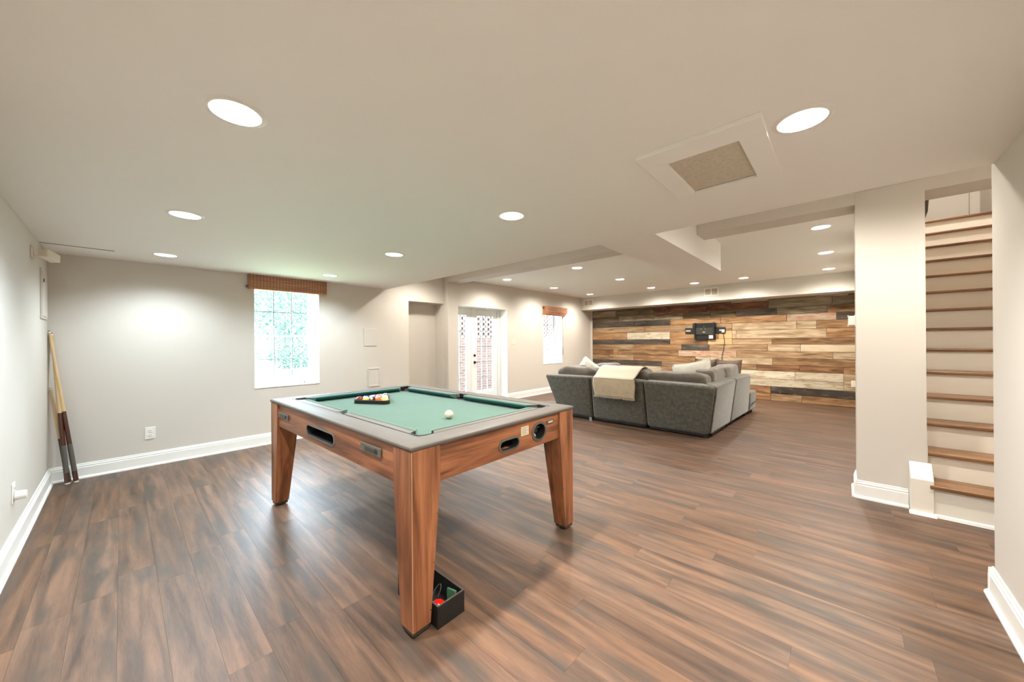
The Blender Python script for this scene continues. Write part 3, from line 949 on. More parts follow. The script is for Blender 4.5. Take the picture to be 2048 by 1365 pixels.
# vents in the soffit
def vent(xc, zc, wd, ht, label):
    t = empty('air_vent', (xc, 9.03, zc)); tag(t, label, 'vent')
    f = MB(); b = .022
    f.box(-wd / 2, wd / 2, -.008, 0, ht / 2 - b, ht / 2).box(-wd / 2, wd / 2, -.008, 0, -ht / 2, -ht / 2 + b)
    f.box(-wd / 2, -wd / 2 + b, -.008, 0, -ht / 2 + b, ht / 2 - b).box(wd / 2 - b, wd / 2, -.008, 0, -ht / 2 + b, ht / 2 - b).box(-.010, .010, -.008, 0, -ht / 2 + b, ht / 2 - b)
    f.build('frame', 'grille_white', t)
    MB().box(-wd / 2 + b, wd / 2 - b, -.001, 0, -ht / 2 + b, ht / 2 - b).build('backing', 'grille_dark', t)
    n = 7
    for side in (-1, 1):
        g = MB()
        for k in range(n):
            z = -ht / 2 + b + (ht - 2 * b) * (k + .5) / n
            a, c = sorted((side * .011, side * (wd / 2 - b)))
            g.hexa([(a, -.006, z - .004), (c, -.006, z - .004), (c, -.001, z), (a, -.001, z), (a, -.006, z - .0025), (c, -.006, z - .0025), (c, -.001, z + .0015), (a, -.001, z + .0015)])
        g.build('louvres', 'grille_dark', t)['kind'] = 'stuff'


vent(-5.32, 2.407, .30, .18, 'small white double vent at the left end of the soffit')
vent(-2.172, 2.418, .295, .18, 'white double vent in the soffit above the wall mount')

# ------------------------------------------------------------------ TV mount on the plank wall
yw = YB - .026
t = empty('tv_wall_mount', (-2.44, yw, 1.56)); tag(t, 'black metal television wall mount on the plank wall', 'wall mount')
MB().box(-.44, .44, -.02, 0, -.075, .065).build('wall_rail', 'black_matte', t, bevel=.003)
for sx in (-.37, .37):
    MB().box(sx - .055, sx + .055, -.023, -.02, -.022, .012).build('slot_plate', 'grille_dark', t)
MB().box(-.26, .25, -.055, -.02, .06, .175).build('upper_bracket', 'black_plastic', t, bevel=.004)
MB().box(-.20, .20, -.07, -.02, -.10, .06).build('center_plate', 'foot_metal', t, bevel=.003)
for sx in (-.14, .09, .16):
    MB().tube([(sx, -.0705, -.03), (sx, -.068, -.03)], .011, 10).build('bolt_hole', 'black_matte', t)
for sx, sz in ((0, .09), (-.06, .035), (.03, .035), (-.01, -.05), (-.22, .12)):
    MB().tube([(sx, -.082, sz), (sx, -.05, sz)], .011, 8).build('bolt', 'chrome', t)
MB().box(-.03, .03, -.085, -.07, -.075, -.03).build('tilt_clamp', 'chrome', t, bevel=.004)
MB().box(-.21, .24, -.045, -.0, -.225, -.105).build('lower_tray', 'black_plastic', t, bevel=.004)
MB().box(.10, .19, -.055, -.045, -.20, -.12).build('power_brick', 'grille_white', t)
for sx in (-.20, .215):
    MB().box(sx - .017, sx + .017, -.095, -.070, -.215, .185).build('vertical_rail', 'black_plastic', t, bevel=.003)
t = empty('power_cable', (0, 0, 0)); tag(t, 'dark power cable hanging from the wall mount down the planks', 'cable')
MB().box(-2.075, -2.015, yw - .035, yw, 1.50, 1.57).build('plug', 'plastic_white', t, bevel=.006)
MB().tube([(-2.05, yw - .02, 1.51), (-2.035, yw - .012, 1.40), (-2.02, yw - .008, 1.28), (-2.04, yw - .008, 1.12), (-2.075, yw - .008, .95), (-2.08, yw - .008, .6), (-2.06, yw - .008, .25)], .006, 6).build('cord', 'black_matte', t)

# ------------------------------------------------------------------ pool table
L_, W_ = 2.07, 1.32
ang = math.radians(.9)
fx, fy = -1.407, .868
cx_ = fx - (math.cos(ang) * L_ / 2 + math.sin(ang) * W_ / 2)
cy_ = fy - (math.sin(ang) * L_ / 2 - math.cos(ang) * W_ / 2)
pt = empty('pool_table', (cx_, cy_, 0), ang)
tag(pt, 'pool table with green cloth, grey rails and tapered wooden legs', 'pool table')
hx, hy = L_ / 2, W_ / 2
ZT = .866
PX, PY = hx - .19, hy - .19          # cushion noses


def arc(cx, cy, r, a0, a1, n):
    return [(cx + r * math.cos(a0 + (a1 - a0) * i / n), cy + r * math.sin(a0 + (a1 - a0) * i / n)) for i in range(n + 1)]


# outer frame of the top, rounded outer edge
def ringslab(mb, hx0, hy0, hx1, hy1, prof):
    """mitred frame between outer (hx0,hy0) and inner rectangle; prof = (inset fraction metres, z) list closed"""
    m = len(prof); o = len(mb.v)
    for sx, sy in ((-1, -1), (1, -1), (1, 1), (-1, 1)):
        for d, z in prof:
            mb.v.append((sx * (hx0 - d), sy * (hy0 - d), z))
    for c in range(4):
        for i in range(m):
            a, b = o + c * m + i, o + c * m + (i + 1) % m
            c2 = (c + 1) % 4
            mb.f.append((a, b, o + c2 * m + (i + 1) % m, o + c2 * m + i))


mb = MB(); ringslab(mb, hx + .006, hy + .006, 0, 0, [(.004, .842), (0, .848), (0, .856), (.004, .862), (.012, ZT), (.120, ZT), (.120, .842)])
mb.build('top_frame', 'rail_laminate', pt, smooth=True)
# inner rails with pocket notches
inn = []
rc, rs_ = .058, .050
ox, oy = PX + .012, PY + .012
for (sx, sy, a0, a1) in ((1, -1, -PI * .95, PI * .45), (1, 1, -PI * .45, PI * .95), (-1, 1, PI * .05, PI * 1.45), (-1, -1, PI * .55, PI * 1.95)):
    pts = arc(sx * ox, sy * oy, rc, a0, a1, 14)
    if sy == -1 and sx == 1:
        inn += pts
    elif sy == 1 and sx == 1:
        inn += pts
        inn += arc(0, oy + .022, rs_, -PI * .10, PI * 1.10, 12)
    elif sy == 1:
        inn += pts
    else:
        inn += pts
        inn += arc(0, -oy - .022, rs_, PI * .90, PI * 2.10, 12)
RI = .1310
outl = [(-hx + RI - .006, -hy + RI - .006), (hx - RI + .006, -hy + RI - .006), (hx - RI + .006, hy - RI + .006), (-hx + RI - .006, hy - RI + .006)]
# inner edge a little outside the cushion noses, notched by the pockets
CB = .028                                        # width of the cloth-covered cushion
edge = []
for (sx, sy) in ((1, -1), (1, 1), (-1, 1), (-1, -1)):
    c0 = Vector((sx * ox, sy * oy))
    base = {(1, -1): -PI / 4, (1, 1): PI / 4, (-1, 1): 3 * PI / 4, (-1, -1): -3 * PI / 4}[(sx, sy)]
    edge += [tuple(p) for p in arc(c0.x, c0.y, rc, base - 2.2, base + 2.2, 16)]
    if (sx, sy) == (1, 1):
        edge += arc(0, oy + .024, rs_, -.30, PI + .30, 12)
    if (sx, sy) == (-1, -1):
        edge += arc(0, -oy - .024, rs_, PI - .30, 2 * PI + .30, 12)
MB().slab(outl, [edge], .835, ZT - .0015).build('inner_rail', 'rail_insert', pt)
mb = MB(); ringslab(mb, hx - .105, hy - .105, 0, 0, [(0, .842), (0, ZT - .0022), (.03, ZT - .0022), (.03, .842)])
mb.build('seam_gap', 'black_matte', pt)
MB().box(-hx + .08, hx - .08, -hy + .08, hy - .08, .80, .826).build('play_cloth', 'felt', pt)


# cushions: six cloth noses
def cushion(p0, p1, nrm):
    """from p0 to p1 along a rail, sticking out to nrm by CB"""
    p0, p1, nrm = Vector(p0), Vector(p1), Vector(nrm)
    d = (p1 - p0).normalized()
    m = MB(); prof = [(-.006, .828, 0), (.030, .846, .9), (.034, .860, 1.0), (.026, ZT - .0035, .8), (-.006, ZT - .003, 0)]
    vs_ = []
    for end, sgn in ((p0, 1), (p1, -1)):
        for off, z, k in prof:
            q = end + nrm * off + d * sgn * .042 * k
            vs_.append((q.x, q.y, z))
    n = len(prof)
    m.add(vs_, [tuple(range(n)), tuple(range(2 * n - 1, n - 1, -1))] + [(i, (i + 1) % n, n + (i + 1) % n, n + i) for i in range(n)])
    o = m.build('cushion', 'felt_nose_shade', pt)
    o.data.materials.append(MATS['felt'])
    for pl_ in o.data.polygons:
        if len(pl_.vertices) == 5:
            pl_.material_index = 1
    # cloth strip over the top
    a, b = p0 - nrm * .010, p1 - nrm * .010
    c, e = p0 + nrm * .024 + d * .032, p1 + nrm * .024 - d * .032
    MB().hexa([(a.x, a.y, ZT - .001), (b.x, b.y, ZT - .001), (e.x, e.y, ZT - .0025), (c.x, c.y, ZT - .0025),
               (a.x, a.y, ZT + .0006), (b.x, b.y, ZT + .0006), (e.x, e.y, ZT - .0004), (c.x, c.y, ZT - .0004)]).build('top_cloth', 'felt', o)


g = .052
for sy in (-1, 1):
    cushion((-ox + g, sy * oy), (-.048, sy * oy), (0, -sy)); cushion((.048, sy * oy), (ox - g, sy * oy), (0, -sy))
for sx in (-1, 1):
    cushion((sx * ox, -oy + g), (sx * ox, oy - g), (-sx, 0))
# pockets: black liner well with a thin rim on the rail
for (px_, py_, r_, base, span) in [(sx * ox, sy * oy, rc, math.atan2(sy, sx), 1.9) for sx in (-1, 1) for sy in (-1, 1)] + [(0, s * (oy + .024), rs_, s * PI / 2, 1.55) for s in (-1, 1)]:
    m = MB(); n = 16
    sp = span * .72
    aa = [base - sp + 2 * sp * i / n for i in range(n + 1)]
    vs_ = []
    for a in aa:
        for r2, z in ((r_ - .001, .8265), (r_ - .001, ZT + .0006), (r_ + .0025, ZT + .0006), (r_ + .0025, .8265)):
            vs_.append((px_ + r2 * math.cos(a), py_ + r2 * math.sin(a), z))
    fs = []
    for i in range(n):
        for k in range(4):
            fs.append((i * 4 + k, i * 4 + (k + 1) % 4, i * 4 + 4 + (k + 1) % 4, i * 4 + 4 + k))
    m.add(vs_, fs)
    pk = m.build('pocket', 'black_plastic', pt, smooth=True)
    MB().tube([(px_, py_, .8262), (px_, py_, .8268)], r_ * .86, 22).build('pocket_well', 'black_matte', pk)

# aprons: slots are real openings
ZA0, ZA1 = .662, .842


def stadium(cx, cz, w_, h_, n=8):
    r = h_ / 2
    a = w_ / 2 - r
    return [(cx + a + r * math.cos(t), cz + r * math.sin(t)) for t in [-PI / 2 + PI * i / n for i in range(n + 1)]] + [(cx - a + r * math.cos(t), cz + r * math.sin(t)) for t in [PI / 2 + PI * i / n for i in range(n + 1)]]


def apron(axis, sgn, holes, mat):
    ln_ = (hx if axis == 'x' else hy) - .02
    m = MB().slab([(-ln_, ZA0), (ln_, ZA0), (ln_, ZA1), (-ln_, ZA1)], holes, 0, .018)
    vs_ = []
    for u, v, t in m.v:
        if axis == 'x':
            vs_.append((u, sgn * (hy - .014) - sgn * t, v))
        else:
            vs_.append((sgn * (hx - .014) - sgn * t, u, v))
    m.v = vs_
    return m.build('apron', mat, pt)


def lx(wx):           # world x along the near long side -> local
    return wx - cx_


def ly(wy):
    return wy - cy_


slot_c, slot_w = lx(-2.497), .46
ap_front = apron('x', -1, [stadium(slot_c, .736, slot_w - .012, .072)], 'table_wood_x')
ap_back = apron('x', 1, [], 'table_wood_x')
s2c = ly(1.512)
rcx, rcr = ly(1.797), .062
ap_end = apron('y', 1, [stadium(s2c, .730, .165, .056), [(rcx + rcr * math.cos(2 * PI * k / 24), .751 + rcr * .86 * math.sin(2 * PI * k / 24)) for k in range(24)]], 'table_wood_y')
ap_far = apron('y', -1, [], 'table_wood_y')


def bezel(poly_o, poly_i, axis, face, depth, name, parent, mat):
    """ring between two outlines of equal count standing proud of the apron"""
    m = MB(); n = len(poly_o)
    put = (lambda u, v, t: (u, -(face + t), v)) if axis == 'x' else (lambda u, v, t: (face + t, u, v))
    m.add([put(u, v, .004) for u, v in poly_o] + [put(u, v, .006) for u, v in poly_i] + [put(u, v, -depth) for u, v in poly_i] + [put(u, v, -.001) for u, v in poly_o],
          [(i, (i + 1) % n, n + (i + 1) % n, n + i) for i in range(n)] + [(n + i, n + (i + 1) % n, 2 * n + (i + 1) % n, 2 * n + i) for i in range(n)] + [(3 * n + i, 3 * n + (i + 1) % n, (i + 1) % n, i) for i in range(n)])
    return m.build(name, mat, parent, smooth=True)


fxf, fyf = hx - .014, hy - .014
bezel(stadium(slot_c, .736, slot_w + .012, .088), stadium(slot_c, .736, slot_w - .012, .066), 'x', fyf, .006, 'slot_bezel', ap_front, 'rail_insert')
bezel(stadium(slot_c, .736, slot_w - .010, .068), stadium(slot_c, .736, slot_w - .013, .0655), 'x', fyf - .006, .10, 'slot_shade_liner', ap_front, 'black_matte')  # black lining and cover added for the shade inside the slot
MB().box(slot_c - slot_w / 2 - .02, slot_c + slot_w / 2 + .02, -fyf + .0185, -fyf + .15, .80, .81).build('slot_shade_cover', 'black_matte', ap_front)
MB().box(slot_c - slot_w / 2 - .02, slot_c + slot_w / 2 + .02, -fyf + .15, -fyf + .16, .672, .80).build('slot_back', 'black_matte', ap_front)
MB().box(slot_c - slot_w / 2 - .02, slot_c + slot_w / 2 + .02, -fyf + .0185, -fyf + .15, .672, .690).build('ball_tray', 'black_matte', ap_front)
bezel(stadium(s2c, .730, .182, .074), stadium(s2c, .730, .160, .054), 'y', fxf, .006, 'slot_bezel', ap_end, 'grey_plastic')
bezel(stadium(s2c, .730, .161, .055), stadium(s2c, .730, .159, .0535), 'y', fxf - .006, .09, 'slot_shade_liner', ap_end, 'black_matte')  # black lining again stands in for shade in the end slot
MB().box(fxf - .13, fxf - .12, s2c - .1, s2c + .1, .68, .78).build('slot_back', 'black_matte', ap_end)
MB().box(fxf - .12, fxf - .0185, s2c - .1, s2c + .1, .672, .690).build('ball_tray', 'black_matte', ap_end)
MB().box(fxf - .05, fxf - .0185, s2c - .06, s2c + .02, .690, .704).build('tray_lip', 'oak_tread', ap_end)
MB().box(fxf - .12, fxf - .0185, s2c - .1, s2c + .1, .78, .79).build('slot_shade_cover', 'black_matte', ap_end)
circ = lambda r: [(rcx + r * math.cos(2 * PI * k / 28), .751 + r * .84 * math.sin(2 * PI * k / 28)) for k in range(28)]
bezel(circ(.076), circ(.058), 'y', fxf, .004, 'blower_bezel', ap_end, 'grey_plastic')
bezel(circ(.0590), circ(.0580), 'y', fxf - .004, .07, 'blower_shade_liner', ap_end, 'black_matte')  # black lining added so the blower opening stays in shade
bl = MB().tube([(fxf - .070, rcx, .751), (fxf - .074, rcx, .751)], .085, 24).build('blower_back', 'black_matte', ap_end)
for k in range(3):
    a = k * 2 * PI / 3 + .5
    MB().tube([(fxf - .045, rcx + .012 * math.cos(a), .751 + .012 * math.sin(a)), (fxf - .03, rcx + .045 * math.cos(a), .751 + .04 * math.sin(a))], .006, 8).build('blower_arm', 'chrome' if k else 'grey_plastic', ap_end)
MB().tube([(fxf - .05, rcx, .751), (fxf - .025, rcx, .751)], .016, 12).build('blower_hub', 'black_plastic', ap_end)
# sticker with printed lines
s_ = MB().box(fxf, fxf + .0012, ly(1.617), ly(1.690), .753, .808).build('warning_sticker', 'paper', ap_end)
for k in range(5):
    MB().box(fxf + .0012, fxf + .0015, ly(1.626), ly(1.680) - (k % 2) * .012, .762 + k * .009, .7645 + k * .009).build('printed_line', 'print_ink', s_)
np_ = MB().box(fxf, fxf + .005, ly(1.876), ly(1.954), .780, .804).build('name_plate', 'grey_plastic', ap_end, bevel=.002)
MB().box(fxf + .005, fxf + .006, ly(1.89), ly(1.94), .787, .797).build('plate_lettering', 'paper', np_)


# score slides on the long side
def slide(x0, x1, z0, z1):
    b = MB().box(lx(x0), lx(x1), -fyf - .010, -fyf, z0, z1).build('score_slide', 'grey_plastic', ap_front, bevel=.006)
    MB().box(lx(x0) + .05, lx(x1) - .055, -fyf - .0125, -fyf - .010, z0 + .014, z1 - .014).build('slide_window', 'foot_metal', b, bevel=.003)
    MB().tube([(lx(x1) - .045, -fyf - .0095, (z0 + z1) / 2), (lx(x1) - .045, -fyf - .011, (z0 + z1) / 2)], .014, 14).build('slide_hole', 'black_matte', b)
    for xx in (x0 + .012, x1 - .012):
        MB().tube([(lx(xx), -fyf - .012, z0 + .012), (lx(xx), -fyf - .009, z0 + .012)], .004, 8).build('screw', 'chrome', b)


slide(-3.31, -3.09, .738, .784)
slide(-1.918, -1.70, .750, .799)

# tapered legs
for sx in (-1, 1):
    for sy in (-1, 1):
        t0, t1 = .157, .097
        xo_, yo_ = sx * hx, sy * hy
        m = MB()
        zs = [(.030, t1), (.60, t0 - .008), (.66, t0), (.840, t0)]
        vs_ = []
        for z, wd in zs:
            vs_ += [(xo_, yo_, z), (xo_ - sx * wd, yo_, z), (xo_ - sx * wd, yo_ - sy * wd, z), (xo_, yo_ - sy * wd, z)]
        fs = [(0, 1, 2, 3), (12, 13, 14, 15)]
        for i in range(3):
            for k in range(4):
                fs.append((i * 4 + k, i * 4 + (k + 1) % 4, i * 4 + 4 + (k + 1) % 4, i * 4 + 4 + k))
        m.add(vs_, fs)
        lg = m.build('leg', 'table_wood_z', pt, bevel=.002, seg=1)
        ft = MB().box(*sorted((xo_ - sx * .004, xo_ - sx * (t1 - .006))), *sorted((yo_ - sy * .004, yo_ - sy * (t1 - .006))), .010, .030).build('foot_plate', 'foot_metal', lg, bevel=.003)
        MB().tube([(xo_ - sx * .048, yo_ - sy * .048, 0), (xo_ - sx * .048, yo_ - sy * .048, .012)], .034, 16).build('leveller', 'black_plastic', lg)
        ex, ey = sorted((xo_ + sx * .0006, xo_ - sx * .002)), sorted((yo_ + sy * .0006, yo_ - sy * .002))
        MB().box(*ex, *ey, .034, .838).build('worn_edge', 'worn_wood', lg)
        for zz in (.09, .30, .52):
            wv_ = t1 + (t0 - t1) * (zz - .03) / .6
            MB().tube([(xo_ + sx * .0012, yo_ - sy * (wv_ - .008), zz), (xo_ - sx * .001, yo_ - sy * (wv_ - .008), zz)], .0035, 8).build('staple', 'chrome', lg)

# ------------------------------------------------------------------ balls and rack
ZC = .826
RB = .0286


def sphere(name, r, mat, loc, rot, seg=24):
    me = bpy.data.meshes.get('ball_' + mat)
    if me is None:
        bm = bmesh.new(); bmesh.ops.create_uvsphere(bm, u_segments=seg, v_segments=14, radius=r)
        for fc in bm.faces:
            fc.smooth = True
        me = bpy.data.meshes.new('ball_' + mat); bm.to_mesh(me); bm.free()
    return link(name, me, mat, None, loc, rot)


cb = sphere('cue_ball', RB, 'ball_white', (-1.895, 1.447, ZC + RB), (0, 0, 0))
tag(cb, 'white cue ball alone on the green cloth', 'ball')
P0, P1 = Vector((-2.958, 1.285)), Vector((-2.703, 1.439))
dv = (P1 - P0).normalized(); nv = Vector((-dv.y, dv.x))
mid = (P0 + P1) / 2
rk = empty('ball_rack', (mid.x, mid.y, ZC), math.atan2(dv.y, dv.x))
tag(rk, 'black plastic triangle rack around the pool balls', 'rack')
SB = 5 * 2 * RB
IN = RB * 2
hB = 4 * math.sqrt(3) * RB
# triangle rails: offset from the ball triangle
tri_in = [Vector((-4 * RB, .012 + RB)), Vector((4 * RB, .012 + RB)), Vector((0, .012 + RB + hB))]


def offset_tri(d):
    c = sum(tri_in, Vector((0, 0))) / 3
    out = []
    for p in tri_in:
        out.append(c + (p - c) * (1 + d / ((tri_in[0] - c).length * .5)))
    return out


def rounded(tri, r, n=6):
    out = []
    c = sum(tri, Vector((0, 0))) / 3
    for i, p in enumerate(tri):
        a, b = (tri[i - 1] - p).normalized(), (tri[(i + 1) % 3] - p).normalized()
        bis = (a + b).normalized()
        ctr = p + bis * (r / math.sin(math.radians(30)))
        a0 = math.atan2(*reversed((p - ctr).normalized()))
        for k in range(n + 1):
            t = a0 - math.radians(60) + math.radians(120) * k / n
            out.append((ctr.x + r * math.cos(t), ctr.y + r * math.sin(t)))
    return out


tin, tout = rounded(offset_tri(RB + .001), RB * .9), rounded(offset_tri(RB + .011), RB * 1.25)
MB().slab(tout, [tin], 0.001, .030).build('rack_body', 'black_plastic', rk, smooth=True)
MB().slab(rounded(offset_tri(RB + .012), RB * 1.25), [rounded(offset_tri(RB + .008), RB * 1.2)], .028, .033).build('rack_lip', 'grey_plastic', rk)
BALLS = [('maroon', (104, 18, 20), 0), ('yellow', (226, 184, 52), 1), ('black', (20, 20, 22), 0), ('orange', (236, 84, 24), 0), ('gold', (232, 178, 60), 0),
         ('dark_blue', (30, 46, 120), 0), ('red', (196, 30, 24), 1), ('green', (24, 110, 66), 1), ('pale_orange', (238, 130, 50), 1),
         ('purple', (84, 40, 110), 0), ('bright_red', (210, 36, 28), 0), ('blue', (40, 70, 160), 1), ('violet', (112, 60, 140), 1), ('dark_green', (16, 84, 52), 0), ('brown_red', (140, 40, 30), 1)]
k = 0
ca, sa = dv.x, dv.y
NAMES = ['dark red ball at the left end of the front row in the rack', 'yellow striped ball second from left in the front row of the rack', 'black ball in the middle of the front row of the rack',
         'bright orange ball fourth from left in the front row of the rack', 'golden yellow ball at the right end of the front row of the rack']
for rr in range(5):
    for j in range(5 - rr):
        u = -4 * RB + rr * RB + j * 2 * RB
        v = .012 + RB + rr * math.sqrt(3) * RB
        nm, col, stp = BALLS[k]
        ball_mat('ball_' + nm, col, stp)
        b_ = sphere('pool_ball', RB - .0001, 'ball_' + nm, (mid.x + ca * u - sa * v, mid.y + sa * u + ca * v, ZC + RB), (RND.uniform(-1, 1), RND.uniform(-1, 1), RND.uniform(-3, 3)))
        lb = NAMES[k] if k < 5 else '%s %s ball in row %s of the rack counted from the front' % (nm.replace('_', ' '), 'striped' if stp else 'solid', ('', 'two', 'three', 'four', 'five')[rr])
        tag(b_, lb, 'ball', 'pool balls in the rack')
        k += 1

# ------------------------------------------------------------------ storage box by the near leg
bx0, bx1, by0, by1, bh = -1.730, -1.378, .981, 1.139, .106
t = empty('storage_box', ((bx0 + bx1) / 2, (by0 + by1) / 2, 0)); tag(t, 'open black wooden box on the floor behind the near table leg', 'box')
w2, d2, th = (bx1 - bx0) / 2, (by1 - by0) / 2, .008
MB().box(-w2, w2, -d2, d2, .001, .009).build('bottom', 'box_black', t)
for a in ((-w2, w2, -d2, -d2 + th), (-w2, w2, d2 - th, d2), (-w2, -w2 + th, -d2 + th, d2 - th), (w2 - th, w2, -d2 + th, d2 - th)):
    s_ = MB().box(*a, .009, bh).build('side', 'box_black', t, bevel=.001, seg=1)
    MB().box(*a, bh, bh + .001).build('worn_edge', 'box_edge', s_)
m = MB().lathe([(.001, 0), (.040, 0), (.042, .006), (.042, .014), (.036, .020), (.020, .026), (.017, .040), (.019, .050), (.014, .056), (.001, .058)], 24)
o = m.build('air_hockey_pusher', 'red_gloss', None, smooth=True, loc=(-1.444, 1.030, .034), rot=(.5, .35, 0))
tag(o, 'glossy red round pusher lying in the black box', 'game pusher')
o = MB().box(-.03, .03, -.006, .006, 0, .085).build('chalk_case', 'green_gloss', None, bevel=.003, loc=(-1.425, 1.098, .016), rot=(-.10, -.12, .10))
tag(o, 'green plastic case leaning in the black box', 'case')
o = MB().tube([(-1.52 + .02 * math.cos(a), 1.07 + .03 * math.sin(a), .05 + .04 * math.sin(a * 1.0)) for a in [i * .5 for i in range(13)]], .002, 6).build('wire_loop', 'grey_plastic')
tag(o, 'loop of thin dark wire in the black box', 'wire')


# ------------------------------------------------------------------ pool cues in the corner
def cue(butt, tip, label, short=False):
    butt, tip = Vector(butt), Vector(tip)
    ln_ = (tip - butt).length
    q = (tip - butt).to_track_quat('Z', 'Y')
    t = empty('pool_cue', butt); t.rotation_mode = 'QUATERNION'; t.rotation_quaternion = q
    tag(t, label, 'pool cue', 'pool cues leaning in the corner')
    segs = [('bumper', 0, .010, .0125, .0145, 'plastic_white'), ('butt_sleeve', .010, .075, .0145, .0142, 'cue_maroon'), ('wrap', .075, .255, .0142, .0135, 'cue_wrap'),
            ('forearm', .255, .47, .0135, .0118, 'cue_maroon'), ('shaft', .47, .985, .0118, .0068, 'maple'), ('ferrule', .985, .995, .0068, .0068, 'plastic_white'), ('tip', .995, 1, .0068, .005, 'dark_gap')]
    if short:
        segs = [('bumper', 0, .014, .0125, .014, 'plastic_white'), ('butt_sleeve', .014, .36, .014, .0135, 'cue_black'), ('shaft', .36, .97, .0135, .0095, 'maple_dark'), ('ferrule', .97, 1, .0095, .009, 'chrome')]
    for nm, a, b, ra, rb, mt in segs:
        MB().tube([(0, 0, a * ln_), (0, 0, b * ln_)], [ra * 1.25, rb * 1.25], 14).build(nm, mt, t, smooth=True)


cue((-5.430, -.298, .004), (-5.540, -.464, 1.462), 'full-length pool cue standing rightmost in the corner')
cue((-5.412, -.352, .004), (-5.555, -.452, 1.440), 'full-length pool cue standing in front, left of the other long cue')
cue((-5.452, -.345, .004), (-5.553, -.461, .915), 'short dark pool cue standing behind the two long ones')


# ------------------------------------------------------------------ sofa
def superbox(w_, d_, h_, e=.35, nu=28, nv=14, wr=.0, seed=0, flat=0, freq=7):
    """soft cushion: rounded box with wrinkles"""
    vs_, fs = [], []
    sg = lambda v, p: math.copysign(abs(v) ** p, v)
    for i in range(nv + 1):
        ph = -PI / 2 + PI * i / nv
        for j in range(nu):
            th_ = 2 * PI * j / nu
            x = sg(math.cos(ph), e) * sg(math.cos(th_), e); yv = sg(math.cos(ph), e) * sg(math.sin(th_), e); z = sg(math.sin(ph), e * 1.3)
            p = Vector((x * w_ / 2, yv * d_ / 2, z * h_ / 2))
            if wr:
                p += Vector((x, yv, z)).normalized() * wr * noise.noise(Vector((p.x * freq * .7, p.y * freq, p.z * freq)) + Vector((seed * 3.1, seed * 1.7, seed)))
            vs_.append(tuple(p))
    for i in range(nv):
        for j in range(nu):
            fs.append((i * nu + j, i * nu + (j + 1) % nu, (i + 1) * nu + (j + 1) % nu, (i + 1) * nu + j))
    m = MB().add(vs_, fs)
    return m


sf = empty('sectional_sofa', (-2.5, 5.5, 0))
tag(sf, 'large grey velvet sectional sofa seen from behind', 'sofa')
OFF = Vector((2.5, -5.5, 0))


def S(p):
    return tuple(Vector(p) + OFF)


def panel(pts, name='back_panel'):
    """soft upholstered block from 8 corner points (bottom loop, top loop)"""
    return MB().hexa([S(p) for p in pts]).build(name, 'velvet', sf, smooth=True, bevel=.042, seg=5)


yb0, yt0, zb, zt = 5.285, 5.155, .052, .742
xs_b = [-3.74, -3.055, -2.155]
# three back panels (the third runs into the corner)
panel([(-3.74, yb0, zb), (-3.062, yb0, zb), (-3.062, yb0 + .24, zb), (-3.74, yb0 + .24, zb), (-3.955, yt0, zt - .012), (-3.034, yt0, zt), (-3.034, yt0 + .22, zt), (-3.93, yt0 + .22, zt - .012)])
panel([(-3.046, yb0, zb), (-2.158, yb0, zb), (-2.158, yb0 + .24, zb), (-3.046, yb0 + .24, zb), (-3.018, yt0, zt), (-2.163, yt0, zt), (-2.163, yt0 + .22, zt), (-3.018, yt0 + .22, zt)])
panel([(-2.142, yb0, zb), (-1.300, yb0, zb), (-1.52, yb0 + .24, zb), (-2.142, yb0 + .24, zb), (-2.147, yt0, zt), (-1.180, yt0, zt - .018), (-1.385, yt0 + .22, zt), (-2.147, yt0 + .22, zt)])
# right side panels
xr0, xr1 = -1.300, -1.180
panel([(xr0 - .22, yb0 + .235, zb), (xr0 + .002, yb0 + .012, zb), (-1.262, 6.28, zb), (-1.48, 6.28, zb), (xr1 - .205, yt0 + .215, zt), (xr1 + .002, yt0 + .012, zt - .018), (-1.165, 6.243, zt + .004), (-1.37, 6.243, zt + .004)], 'side_panel')
panel([(-1.48, 6.296, zb), (-1.262, 6.296, zb), (-1.215, 7.45, zb), (-1.43, 7.45, zb), (-1.37, 6.259, zt + .004), (-1.165, 6.259, zt + .004), (-1.165, 7.40, zt - .01), (-1.37, 7.40, zt - .01)], 'side_panel')
# seats and chaise end
panel([(-3.70, 5.53, zb), (-1.50, 5.53, zb), (-1.50, 6.36, zb), (-3.70, 6.36, zb), (-3.70, 5.40, .44), (-1.42, 5.40, .44), (-1.42, 6.38, .44), (-3.70, 6.38, .44)], 'seat')
panel([(-2.28, 6.37, zb), (-1.49, 6.37, zb), (-1.45, 7.45, zb), (-2.28, 7.45, zb), (-2.28, 6.39, .44), (-1.40, 6.39, .44), (-1.40, 7.45, .44), (-2.28, 7.45, .44)], 'seat')
panel([(-2.28, 7.46, zb), (-1.205, 7.46, zb), (-1.185, 7.95, zb), (-2.28, 7.95, zb), (-2.28, 7.46, .40), (-1.19, 7.46, .40), (-1.17, 7.95, .40), (-2.28, 7.95, .40)], 'chaise_end')
MB().box(*[v + o_ for v, o_ in ((-1.18, 2.5), (-1.172, 2.5))], 7.47 - 5.5, 7.92 - 5.5, .20, .204).build('seam', 'velvet_seam', sf)
panel([(-3.70, 6.37, zb), (-2.95, 6.37, zb), (-2.95, 7.4, zb), (-3.70, 7.4, zb), (-3.70, 6.39, .44), (-2.95, 6.39, .44), (-2.95, 7.4, .44), (-3.70, 7.4, .44)], 'seat')
panel([(-3.92, 5.60, zb), (-3.71, 5.60, zb), (-3.71, 7.4, zb), (-3.92, 7.4, zb), (-3.95, 5.60, .70), (-3.73, 5.60, .70), (-3.73, 7.4, .70), (-3.95, 7.4, .70)], 'side_panel')
